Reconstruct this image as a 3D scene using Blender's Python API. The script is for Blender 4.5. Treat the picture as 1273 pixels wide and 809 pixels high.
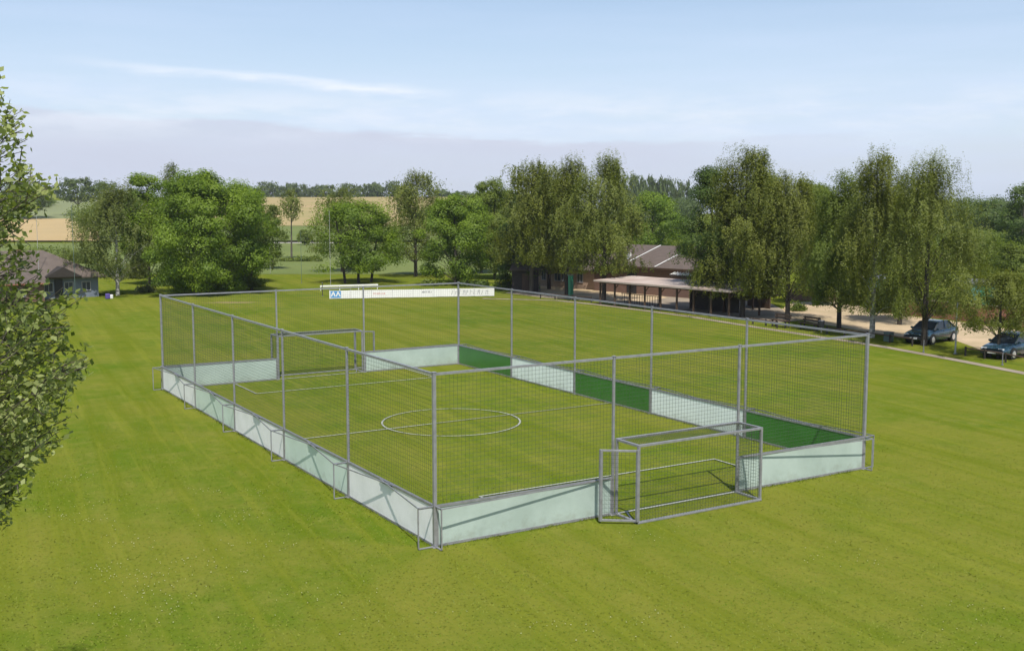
import bpy, math, random
import numpy as np
from mathutils import Vector, Matrix

for o in list(bpy.data.objects): bpy.data.objects.remove(o)
R = math.radians
SC = bpy.context.scene
COL = SC.collection
rnd = random.Random(7)
npr = np.random.default_rng(7)

# ------------------------------------------------------------------ camera
F, CX, CY, CZ, YAW, PITCH = 1347.93, -10.944, -21.2965, 7.692, -0.5475, 0.1101
cam = bpy.data.cameras.new("camera")
cam.sensor_width = 36.0
cam.lens = 36.0 * F / 1273.0
cam.clip_start = 0.1
cam.clip_end = 5000
camo = bpy.data.objects.new("camera", cam); COL.objects.link(camo)
camo.location = (CX, CY, CZ)
camo.rotation_euler = (math.pi / 2 - PITCH, 0, YAW)
SC.camera = camo

# ------------------------------------------------------------------ sun, sky, exposure
SUN_EL = R(59)
SUN_AZ = math.atan2(-0.39, -0.921)                # clockwise from +Y
sdir = Vector((math.sin(SUN_AZ) * math.cos(SUN_EL), math.cos(SUN_AZ) * math.cos(SUN_EL), math.sin(SUN_EL)))
sun = bpy.data.lights.new("sun", 'SUN')
sun.energy = 3.9
sun.angle = R(0.6)
sun.color = (1.0, 0.945, 0.86)
suno = bpy.data.objects.new("sun", sun); COL.objects.link(suno)
suno.rotation_euler = (-sdir).to_track_quat('-Z', 'Y').to_euler()
suno.location = (30, -20, 40)

wd = bpy.data.worlds.new("World"); SC.world = wd; wd.use_nodes = True
nt = wd.node_tree; nt.nodes.clear()
def wn(t, **k):
    n = nt.nodes.new(t)
    for a, b in k.items(): setattr(n, a, b)
    return n
def wl(a, b): nt.links.new(a, b)
def wmath(op, a, b=None, c=None):
    n = wn('ShaderNodeMath', operation=op)
    for i, v in enumerate((a, b, c)):
        if v is None: continue
        if isinstance(v, (int, float)): n.inputs[i].default_value = v
        else: wl(v, n.inputs[i])
    return n.outputs[0]
def wss(x, e0, e1, lo=0.0, hi=1.0):
    n = wn('ShaderNodeMapRange', interpolation_type='SMOOTHSTEP')
    wl(x, n.inputs[0])
    for i, v in zip((1, 2, 3, 4), (e0, e1, lo, hi)): n.inputs[i].default_value = v
    return n.outputs[0]
def wmix(fac, a, b):
    n = wn('ShaderNodeMix', data_type='RGBA')
    wl(fac, n.inputs[0])
    for i, v in ((6, a), (7, b)):
        if isinstance(v, tuple): n.inputs[i].default_value = (*v, 1)
        else: wl(v, n.inputs[i])
    return n.outputs[2]
sky = wn('ShaderNodeTexSky', sky_type='NISHITA')
sky.sun_disc = False
sky.sun_elevation = SUN_EL
sky.sun_rotation = SUN_AZ
sky.air_density = 1.0; sky.dust_density = 1.2; sky.ozone_density = 1.6
tc = wn('ShaderNodeTexCoord')
mp = wn('ShaderNodeMapping', vector_type='POINT'); mp.inputs['Rotation'].default_value = (0, 0, -YAW)
wl(tc.outputs['Generated'], mp.inputs[0])
sx = wn('ShaderNodeSeparateXYZ'); wl(mp.outputs[0], sx.inputs[0])
el = sx.outputs[2]; az = sx.outputs[0]
def wnoise(scale, detail, rough, stretch):
    m = wn('ShaderNodeMapping'); m.inputs['Scale'].default_value = stretch
    wl(mp.outputs[0], m.inputs[0])
    n = wn('ShaderNodeTexNoise'); n.inputs['Scale'].default_value = scale
    n.inputs['Detail'].default_value = detail; n.inputs['Roughness'].default_value = rough
    wl(m.outputs[0], n.inputs['Vector'])
    return n.outputs[0]
n_big = wnoise(3.0, 6, 0.55, (1, 1, 7))
n_fine = wnoise(9.0, 8, 0.62, (1, 1, 5))
n_veil = wnoise(2.2, 7, 0.6, (1, 1, 12))
SKYK = 1.0
c0 = sky.outputs[0]
# thin high veil that whitens the blue everywhere
veil = wmath('MULTIPLY', wss(n_veil, 0.30, 0.72), 0.30)
veil = wmath('ADD', veil, 0.52)
veil = wmath('MULTIPLY', veil, wss(el, 0.30, 0.03))
c1 = wmix(veil, c0, (5.0, 5.75, 7.3))
# grey lavender cloud bank low over the horizon
edge = wmath('ADD', el, wmath('MULTIPLY', wmath('SUBTRACT', n_big, 0.5), 0.05))
edge = wmath('ADD', edge, wmath('MULTIPLY', az, 0.030))
edge = wmath('ADD', edge, wmath('MULTIPLY', wmath('SUBTRACT', n_fine, 0.5), 0.022))
bank = wss(edge, 0.067, 0.060)
bank = wmath('MULTIPLY', bank, wss(az, 0.42, 0.02, 0.22, 1.0))
bank = wmath('MULTIPLY', bank, wss(el, -0.01, 0.045, 0.45, 1.0))
bank = wmath('MULTIPLY', bank, wss(n_big, 0.3, 0.7, 0.65, 1.0))
c2 = wmix(bank, c1, (4.45, 4.75, 5.7))
# one thin bright streak
line = wmath('ADD', el, wmath('MULTIPLY', az, 0.075))
line = wmath('ADD', line, wmath('MULTIPLY', wmath('SUBTRACT', n_big, 0.5), 0.03))
line = wmath('ADD', line, wmath('MULTIPLY', wmath('SUBTRACT', n_fine, 0.5), 0.018))
lm = wmath('SUBTRACT', 1.0, wss(wmath('ABSOLUTE', wmath('SUBTRACT', line, 0.0945)), 0.0, 0.008))
lm = wmath('MULTIPLY', lm, wss(az, -0.40, -0.22))
lm = wmath('MULTIPLY', lm, wss(az, -0.035, -0.10))
lm = wmath('MULTIPLY', lm, wss(n_fine, 0.35, 0.62, 0.25, 0.75))
c3 = wmix(lm, c2, (7.0, 7.1, 7.5))
# soft brightening right above the bank
lm2 = wmath('SUBTRACT', 1.0, wss(wmath('ABSOLUTE', wmath('SUBTRACT', el, 0.08)), 0.0, 0.035))
lm2 = wmath('MULTIPLY', lm2, wss(n_fine, 0.38, 0.66, 0.0, 0.6))
c4 = wmix(lm2, c3, (6.0, 6.4, 7.1))
bg = wn('ShaderNodeBackground'); bg.inputs[1].default_value = 0.108
wl(c4, bg.inputs[0])
wo = wn('ShaderNodeOutputWorld'); wl(bg.outputs[0], wo.inputs[0])

SC.view_settings.view_transform = 'Standard'
SC.view_settings.look = 'None'
SC.view_settings.exposure = 0.45
SC.view_settings.gamma = 1
SC.view_settings.use_curve_mapping = False
SC.render.engine = 'CYCLES'
SC.cycles.volume_bounces = 0
SC.cycles.max_bounces = 6
SC.cycles.transparent_max_bounces = 8

# ------------------------------------------------------------------ calibrated positions
FWH = Vector((-math.sin(YAW), math.cos(YAW), 0)); RTH = Vector((math.cos(YAW), math.sin(YAW), 0))
SP, CP = math.sin(PITCH), math.cos(PITCH)
def sst(x, a, b):
    t = min(1, max(0, (x - a) / (b - a))); return t * t * (3 - 2 * t)
def terr_cd(X, D):
    """terrain height from lateral X and depth D in the photograph's frame"""
    a = X / max(D, 1.0)
    amp = 11.6 * sst(-a, -0.12, 0.08) + 3.5 * (1 - sst(-a, -0.12, 0.08))
    h = amp * sst(D, 230, 520) - 4 * sst(D, 560, 900)
    h += 0.35 * sst(D, 240, 400) * math.sin(X * 0.02 + D * 0.013)
    return h
def W(X, D, z=0.0):
    return Vector((CX, CY, 0)) + RTH * X + FWH * D + Vector((0, 0, z))
def toXD(p):
    d = Vector((p[0] - CX, p[1] - CY, 0)); return d.dot(RTH), d.dot(FWH)
def terr(p): return terr_cd(*toXD(p))
def P(px, py, D):
    u = (px - 636.5) / F; v = (404.5 - py) / F
    k = D / (CP + SP * v)
    return W(u * k, D, CZ + k * (-SP + CP * v))
def G(px, py, z=0.0):
    v = (404.5 - py) / F
    D = (z - CZ) / (-SP + CP * v) * (CP + SP * v)
    return P(px, py, D)
def Zat(py, D): return P(636.5, py, D).z
def at(px, D):                       # ground point in column px at depth D
    X = P(px, 255, D); X, _ = toXD(X)
    return W(X, D, terr_cd(X, D))

# ------------------------------------------------------------------ materials
def mat(name, col, rough=0.6, metal=0.0, var=0.0, vscale=3.0, col2=None, bump=0.0, bscale=20.0, spec=0.5, detail=6, stretch=(1, 1, 1)):
    m = bpy.data.materials.new(name); m.use_nodes = True
    t = m.node_tree; b = t.nodes['Principled BSDF']
    b.inputs['Roughness'].default_value = rough; b.inputs['Metallic'].default_value = metal
    b.inputs['Specular IOR Level'].default_value = spec
    b.inputs['Base Color'].default_value = (*col, 1)
    if var or col2 or bump:
        tcn = t.nodes.new('ShaderNodeTexCoord')
        mpn = t.nodes.new('ShaderNodeMapping'); mpn.inputs['Scale'].default_value = stretch
        t.links.new(tcn.outputs['Object'], mpn.inputs[0])
    if var or col2:
        c2 = col2 if col2 else tuple(c * (1 - var) for c in col)
        n = t.nodes.new('ShaderNodeTexNoise'); n.inputs['Scale'].default_value = vscale; n.inputs['Detail'].default_value = detail
        n.inputs['Roughness'].default_value = 0.65
        t.links.new(mpn.outputs[0], n.inputs['Vector'])
        mr = t.nodes.new('ShaderNodeMapRange'); mr.inputs[1].default_value = 0.35; mr.inputs[2].default_value = 0.65
        t.links.new(n.outputs[0], mr.inputs[0])
        mx = t.nodes.new('ShaderNodeMix'); mx.data_type = 'RGBA'
        mx.inputs[6].default_value = (*col, 1); mx.inputs[7].default_value = (*c2, 1)
        t.links.new(mr.outputs[0], mx.inputs[0]); t.links.new(mx.outputs[2], b.inputs['Base Color'])
    if bump:
        n = t.nodes.new('ShaderNodeTexNoise'); n.inputs['Scale'].default_value = bscale; n.inputs['Detail'].default_value = 4
        t.links.new(mpn.outputs[0], n.inputs['Vector'])
        bp = t.nodes.new('ShaderNodeBump'); bp.inputs['Strength'].default_value = bump; bp.inputs['Distance'].default_value = 0.05
        t.links.new(n.outputs[0], bp.inputs['Height']); t.links.new(bp.outputs[0], b.inputs['Normal'])
    return m

def scuff(m, amount=0.35, col=(0.16, 0.15, 0.10)):
    """dirt: splashed soil near the foot and rubbed ball marks"""
    t = m.node_tree; b = t.nodes['Principled BSDF']; src = b.inputs['Base Color'].links[0].from_socket
    tc_ = t.nodes.new('ShaderNodeTexCoord'); sp = t.nodes.new('ShaderNodeSeparateXYZ'); t.links.new(tc_.outputs['Object'], sp.inputs[0])
    n = t.nodes.new('ShaderNodeTexNoise'); n.inputs['Scale'].default_value = 3.5; n.inputs['Detail'].default_value = 9; n.inputs['Roughness'].default_value = 0.75
    t.links.new(tc_.outputs['Object'], n.inputs['Vector'])
    foot = t.nodes.new('ShaderNodeMapRange'); t.links.new(sp.outputs[2], foot.inputs[0])
    foot.inputs[1].default_value = 0.45; foot.inputs[2].default_value = 0.05; foot.inputs[3].default_value = 0.0; foot.inputs[4].default_value = 0.22
    ad = t.nodes.new('ShaderNodeMath'); ad.operation = 'ADD'; t.links.new(n.outputs[0], ad.inputs[0]); t.links.new(foot.outputs[0], ad.inputs[1])
    mr = t.nodes.new('ShaderNodeMapRange'); mr.interpolation_type = 'SMOOTHSTEP'; t.links.new(ad.outputs[0], mr.inputs[0])
    mr.inputs[1].default_value = 0.56; mr.inputs[2].default_value = 0.82; mr.inputs[4].default_value = amount
    mx = t.nodes.new('ShaderNodeMix'); mx.data_type = 'RGBA'; t.links.new(mr.outputs[0], mx.inputs[0]); t.links.new(src, mx.inputs[6]); mx.inputs[7].default_value = (*col, 1)
    t.links.new(mx.outputs[2], b.inputs['Base Color'])

def foliage(name, col, col2, trans=0.35, rough=0.55):
    m = bpy.data.materials.new(name); m.use_nodes = True
    t = m.node_tree; t.nodes.clear()
    at_ = t.nodes.new('ShaderNodeAttribute'); at_.attribute_name = 'tint'
    mx = t.nodes.new('ShaderNodeMix'); mx.data_type = 'RGBA'
    mx.inputs[6].default_value = (*col, 1); mx.inputs[7].default_value = (*col2, 1)
    t.links.new(at_.outputs['Fac'], mx.inputs[0])
    pb = t.nodes.new('ShaderNodeBsdfPrincipled'); pb.inputs['Roughness'].default_value = rough
    pb.inputs['Specular IOR Level'].default_value = 0.35
    t.links.new(mx.outputs[2], pb.inputs['Base Color'])
    tr = t.nodes.new('ShaderNodeBsdfTranslucent')
    hs = t.nodes.new('ShaderNodeMix'); hs.data_type = 'RGBA'; hs.blend_type = 'MULTIPLY'; hs.inputs[0].default_value = 1
    hs.inputs[7].default_value = (1.25, 1.3, 0.55, 1)
    t.links.new(mx.outputs[2], hs.inputs[6]); t.links.new(hs.outputs[2], tr.inputs[0])
    ms = t.nodes.new('ShaderNodeMixShader'); ms.inputs[0].default_value = trans
    t.links.new(pb.outputs[0], ms.inputs[1]); t.links.new(tr.outputs[0], ms.inputs[2])
    o = t.nodes.new('ShaderNodeOutputMaterial'); t.links.new(ms.outputs[0], o.inputs[0])
    return m

def brick(name, c1, c2, mortar, scale=1.0, w=0.24, h=0.075):
    m = mat(name, c1, 0.85)
    t = m.node_tree; b = t.nodes['Principled BSDF']
    tcn = t.nodes.new('ShaderNodeTexCoord'); sp = t.nodes.new('ShaderNodeSeparateXYZ'); cb = t.nodes.new('ShaderNodeCombineXYZ')
    t.links.new(tcn.outputs['Object'], sp.inputs[0])
    ad = t.nodes.new('ShaderNodeMath'); ad.operation = 'ADD'
    t.links.new(sp.outputs[0], ad.inputs[0]); t.links.new(sp.outputs[1], ad.inputs[1])
    t.links.new(ad.outputs[0], cb.inputs[0]); t.links.new(sp.outputs[2], cb.inputs[1])
    br = t.nodes.new('ShaderNodeTexBrick'); br.inputs['Scale'].default_value = scale
    br.inputs['Brick Width'].default_value = w; br.inputs['Row Height'].default_value = h
    br.inputs['Mortar Size'].default_value = 0.008
    br.inputs['Color1'].default_value = (*c1, 1); br.inputs['Color2'].default_value = (*c2, 1); br.inputs['Mortar'].default_value = (*mortar, 1)
    t.links.new(cb.outputs[0], br.inputs['Vector']); t.links.new(br.outputs[0], b.inputs['Base Color'])
    return m

M = {}
M['steel'] = mat('galvanised_steel', (0.37, 0.37, 0.40), 0.42, 0.45, var=0.25, vscale=6)
M['steel_dark'] = mat('dull_steel', (0.22, 0.22, 0.24), 0.5, 0.4, var=0.2, vscale=6)
M['white_board'] = mat('white_board', (0.90, 0.90, 0.90), 0.45, col2=(0.80, 0.81, 0.80), vscale=1.6, detail=9)
M['pale_board'] = mat('pale_green_board', (0.44, 0.53, 0.485), 0.30, col2=(0.35, 0.43, 0.39), vscale=0.7)
M['pale_board_in'] = mat('pale_inner_board', (0.82, 0.90, 0.86), 0.35, var=0.08, vscale=0.9)
M['pale_board_left'] = mat('pale_green_board_brightened', (0.68, 0.80, 0.73), 0.35, col2=(0.58, 0.70, 0.63), vscale=0.7)  # pale board colour brightened to make up for scant sun on the left
M['green_board'] = mat('dark_green_board', (0.045, 0.19, 0.03), 0.32, var=0.18, vscale=0.9)
M['green_clamp'] = mat('dark_green_plate', (0.02, 0.08, 0.045), 0.5)
M['net'] = mat('net_cord', (0.035, 0.05, 0.035), 0.8)
M['line'] = mat('line_tape', (0.36, 0.38, 0.33), 0.8, var=0.25, vscale=9)
M['bark'] = mat('bark', (0.10, 0.085, 0.065), 0.9, var=0.45, vscale=5, bump=0.4, bscale=14, stretch=(1, 1, .3))
M['dark_bark'] = mat('dark_bark', (0.055, 0.045, 0.035), 0.9, var=0.4, vscale=5)
M['birch_bark'] = mat('birch_bark', (0.55, 0.54, 0.50), 0.8, col2=(0.10, 0.09, 0.08), vscale=2.2, stretch=(1, 1, 2.5))
M['roof'] = mat('brown_roof_tiles', (0.115, 0.088, 0.072), 0.8, var=0.25, vscale=2.5)
M['roof_grey'] = mat('grey_brown_roof', (0.12, 0.095, 0.078), 0.85, var=0.28, vscale=1.8)
M['canopy'] = mat('pale_canopy_roof', (0.36, 0.27, 0.225), 0.8, col2=(0.46, 0.39, 0.34), vscale=0.5)
M['wood'] = mat('brown_wood', (0.085, 0.052, 0.032), 0.8, var=0.35, vscale=4, stretch=(1, 1, .2))
M['wood_dark'] = mat('dark_wood', (0.035, 0.028, 0.022), 0.8, var=0.3, vscale=4)
M['whitepaint'] = mat('white_paint', (0.80, 0.80, 0.78), 0.5, var=0.07, vscale=2)
M['frame_paint'] = mat('window_frame_paint', (0.32, 0.32, 0.33), 0.5)
M['bluepaint'] = mat('blue_panel', (0.10, 0.30, 0.60), 0.5)
M['redpaint'] = mat('red_paint', (0.6, 0.25, 0.22), 0.5)
M['inkpaint'] = mat('faded_dark_paint', (0.28, 0.29, 0.30), 0.6)
M['sand'] = mat('sandy_gravel', (0.50, 0.38, 0.245), 0.95, col2=(0.34, 0.27, 0.155), vscale=0.35, bump=0.3, bscale=20)
M['paving'] = mat('grey_paving', (0.20, 0.165, 0.12), 0.9, col2=(0.30, 0.25, 0.19), vscale=0.5)
M['glass'] = mat('window_glass', (0.05, 0.06, 0.10), 0.12, var=0.3, vscale=2)
M['tan_brick'] = brick('tan_brick', (0.40, 0.27, 0.19), (0.32, 0.21, 0.145), (0.34, 0.30, 0.25))
M['red_brick'] = brick('red_brick', (0.36, 0.13, 0.075), (0.27, 0.095, 0.06), (0.32, 0.25, 0.2))
M['brown_brick'] = brick('brown_brick', (0.15, 0.075, 0.05), (0.115, 0.06, 0.042), (0.17, 0.14, 0.12))
M['teal'] = mat('teal_sheet', (0.10, 0.25, 0.215), 0.55, var=0.15, vscale=1)
M['orange'] = mat('orange_gutter', (0.25, 0.09, 0.045), 0.6)
M['render_blue_shaded'] = mat('bluish_render_shaded', (0.17, 0.20, 0.25), 0.8, var=0.15, vscale=1.2)  # bluish wall colour darkened to carry the shadow lying on the house
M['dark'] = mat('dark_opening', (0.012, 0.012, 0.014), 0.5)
M['green_post'] = mat('green_post_paint', (0.03, 0.20, 0.12), 0.5)
M['pole_green'] = mat('mast_paint', (0.10, 0.15, 0.13), 0.5)
M['pole_grey'] = mat('grey_pole_paint', (0.34, 0.35, 0.34), 0.5)
M['violet'] = mat('violet_cloth', (0.10, 0.07, 0.28), 0.7)
M['tyre'] = mat('tyre_rubber', (0.02, 0.02, 0.021), 0.8)
M['rim'] = mat('wheel_rim', (0.62, 0.62, 0.64), 0.3, 0.5)
M['plastic'] = mat('dark_plastic', (0.035, 0.037, 0.042), 0.45)
M['plate'] = mat('number_plate', (0.75, 0.75, 0.72), 0.5)
M['lamp'] = mat('lamp_glass', (0.65, 0.67, 0.70), 0.1)
M['redlamp'] = mat('red_lamp_glass', (0.35, 0.02, 0.02), 0.15)
M['carglass'] = mat('car_glass', (0.035, 0.045, 0.06), 0.06)
M['paint_a'] = mat('dark_blue_paint', (0.028, 0.070, 0.105), 0.22)
M['flower'] = mat('white_flower', (0.75, 0.75, 0.70), 0.7)
M['daisy'] = mat('clover_flower', (0.42, 0.42, 0.25), 0.8)
for k in ('paint_a',):
    M[k].node_tree.nodes['Principled BSDF'].inputs['Coat Weight'].default_value = 0.6

for _k in ('pale_board_left', 'white_board', 'pale_board', 'pale_board_in', 'green_board'): scuff(M[_k], {'white_board': 0.10, 'green_board': 0.22}.get(_k, 0.26))
M['leaf_maple'] = foliage('maple_leaves', (0.097, 0.162, 0.011), (0.205, 0.292, 0.019), 0.42)
M['leaf_mid'] = foliage('mid_leaves', (0.091, 0.135, 0.015), (0.177, 0.223, 0.028), 0.4)
M['leaf_birch'] = foliage('birch_leaves', (0.105, 0.132, 0.017), (0.211, 0.233, 0.036), 0.4)
M['leaf_olive'] = foliage('olive_leaves', (0.112, 0.142, 0.021), (0.215, 0.245, 0.043), 0.38)
M['leaf_grey'] = foliage('greyish_leaves', (0.103, 0.135, 0.025), (0.188, 0.217, 0.049), 0.4)
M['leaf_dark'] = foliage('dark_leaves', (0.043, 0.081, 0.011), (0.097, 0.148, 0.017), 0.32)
M['leaf_far'] = foliage('far_leaves', (0.06, 0.095, 0.022), (0.11, 0.15, 0.034), 0.3)
M['leaf_front'] = foliage('front_leaves', (0.12, 0.16, 0.036), (0.33, 0.37, 0.135), 0.4)
M['blade'] = foliage('grass_blades', (0.095, 0.140, 0.012), (0.160, 0.180, 0.032), 0.0, 1.0)
for _p in M['blade'].node_tree.nodes:
    if _p.type == 'BSDF_PRINCIPLED': _p.inputs['Specular IOR Level'].default_value = 0.0
M['reed'] = foliage('pale_stems', (0.12, 0.15, 0.05), (0.24, 0.25, 0.10), 0.35)

# ------------------------------------------------------------------ tagging and linking
def tag(o, label=None, cat=None, group=None, kind=None):
    if label: o['label'] = label
    if cat: o['category'] = cat
    if group: o['group'] = group
    if kind: o['kind'] = kind
    return o
def empty(name, loc=(0, 0, 0), rz=0.0, label=None, cat=None, group=None):
    o = bpy.data.objects.new(name, None); COL.objects.link(o)
    o.location = loc; o.rotation_euler = (0, 0, rz); o.empty_display_size = 0.3
    return tag(o, label, cat, group)
def dup(root, loc=None, rz=None, label=None, group=None):
    def cp(o, parent):
        c = o.copy(); COL.objects.link(c); c.parent = parent
        for ch in [x for x in bpy.data.objects if x.parent == o]: cp(ch, c)
        return c
    r = cp(root, None)
    if loc is not None: r.location = loc
    if rz is not None: r.rotation_euler = (0, 0, rz)
    if label: r['label'] = label
    if group: r['group'] = group
    return r

class MB:
    def __init__(s): s.v = []; s.f = []
    def add(s, vs, fs):
        b = len(s.v); s.v += [tuple(v) for v in vs]; s.f += [tuple(i + b for i in f) for f in fs]; return s
    def box(s, c, d, rz=0.0, mtx=None):
        hx, hy, hz = d[0] / 2, d[1] / 2, d[2] / 2
        vs = [Vector((x, y, z)) for z in (-hz, hz) for x, y in ((-hx, -hy), (hx, -hy), (hx, hy), (-hx, hy))]
        m = mtx if mtx else Matrix.Rotation(rz, 3, 'Z')
        vs = [m @ v + Vector(c) for v in vs]
        return s.add(vs, [(3, 2, 1, 0), (4, 5, 6, 7), (0, 1, 5, 4), (1, 2, 6, 5), (2, 3, 7, 6), (3, 0, 4, 7)])
    def bar(s, a, b, w, h=None, up=(0, 0, 1)):
        """rectangular bar from a to b"""
        a, b = Vector(a), Vector(b); h = h or w
        d = (b - a); L = d.length
        if L < 1e-6: return s
        d /= L; u = Vector(up)
        if abs(d.dot(u)) > 0.97: u = Vector((1, 0, 0))
        x = d.cross(u).normalized(); z = x.cross(d).normalized()
        m = Matrix((x, d, z)).transposed()
        return s.box((a + b) / 2, (w, L, h), mtx=m)
    def tube(s, pts, rad, n=8, caps=True):
        pts = [Vector(p) for p in pts]
        rad = rad if isinstance(rad, (list, tuple)) else [rad] * len(pts)
        vs = []; prev = None
        for i, p in enumerate(pts):
            d = (pts[min(i + 1, len(pts) - 1)] - pts[max(i - 1, 0)]).normalized()
            u = Vector((0, 0, 1)) if abs(d.z) < 0.9 else Vector((1, 0, 0))
            if prev is not None: u = prev
            x = d.cross(u).normalized(); y = x.cross(d).normalized(); prev = y
            for k in range(n):
                a = 2 * math.pi * k / n
                vs.append(p + (x * math.cos(a) + y * math.sin(a)) * rad[i])
        fs = []
        for i in range(len(pts) - 1):
            for k in range(n):
                fs.append((i * n + k, i * n + (k + 1) % n, (i + 1) * n + (k + 1) % n, (i + 1) * n + k))
        if caps: fs += [tuple(range(n))[::-1], tuple((len(pts) - 1) * n + k for k in range(n))]
        return s.add(vs, fs)
    def poly(s, pts, th=0.0):
        n = len(pts)
        if th == 0: return s.add(pts, [tuple(range(n))])
        pts = [Vector(p) for p in pts]; low = [p - Vector((0, 0, th)) for p in pts]
        return s.add(pts + low, [tuple(range(n)), tuple(range(2 * n - 1, n - 1, -1))] + [(i, i + n, (i + 1) % n + n, (i + 1) % n) for i in range(n)])
    def build(s, name, m, parent=None, smooth=False, bevel=0.0):
        me = bpy.data.meshes.new(name); me.from_pydata(s.v, [], s.f); me.update()
        if smooth: me.shade_smooth() if hasattr(me, 'shade_smooth') else None
        me.materials.append(m)
        o = bpy.data.objects.new(name, me); COL.objects.link(o)
        if parent: o.parent = parent
        if bevel:
            bv = o.modifiers.new('bevel', 'BEVEL'); bv.width = bevel; bv.segments = 2; bv.limit_method = 'ANGLE'
        return o
def structure(name, mb, m, kind='structure'):
    o = mb.build(name, m); o['kind'] = kind; return o

def np_mesh(name, verts, nper, m, tint=None, parent=None):
    """verts (N*nper,3): N separate faces of nper corners"""
    N = len(verts) // nper
    me = bpy.data.meshes.new(name)
    me.vertices.add(N * nper); me.vertices.foreach_set('co', np.ascontiguousarray(verts, dtype=np.float32).ravel())
    me.loops.add(N * nper); me.loops.foreach_set('vertex_index', np.arange(N * nper, dtype=np.int32))
    me.polygons.add(N); me.polygons.foreach_set('loop_start', (np.arange(N) * nper).astype(np.int32))
    try: me.polygons.foreach_set('loop_total', np.full(N, nper, dtype=np.int32))
    except Exception: pass
    me.update(calc_edges=True)
    if tint is not None:
        a = me.attributes.new('tint', 'FLOAT', 'FACE'); a.data.foreach_set('value', np.clip(tint, 0, 1).astype(np.float32))
    me.materials.append(m)
    o = bpy.data.objects.new(name, me); COL.objects.link(o)
    if parent: o.parent = parent
    return o

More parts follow.
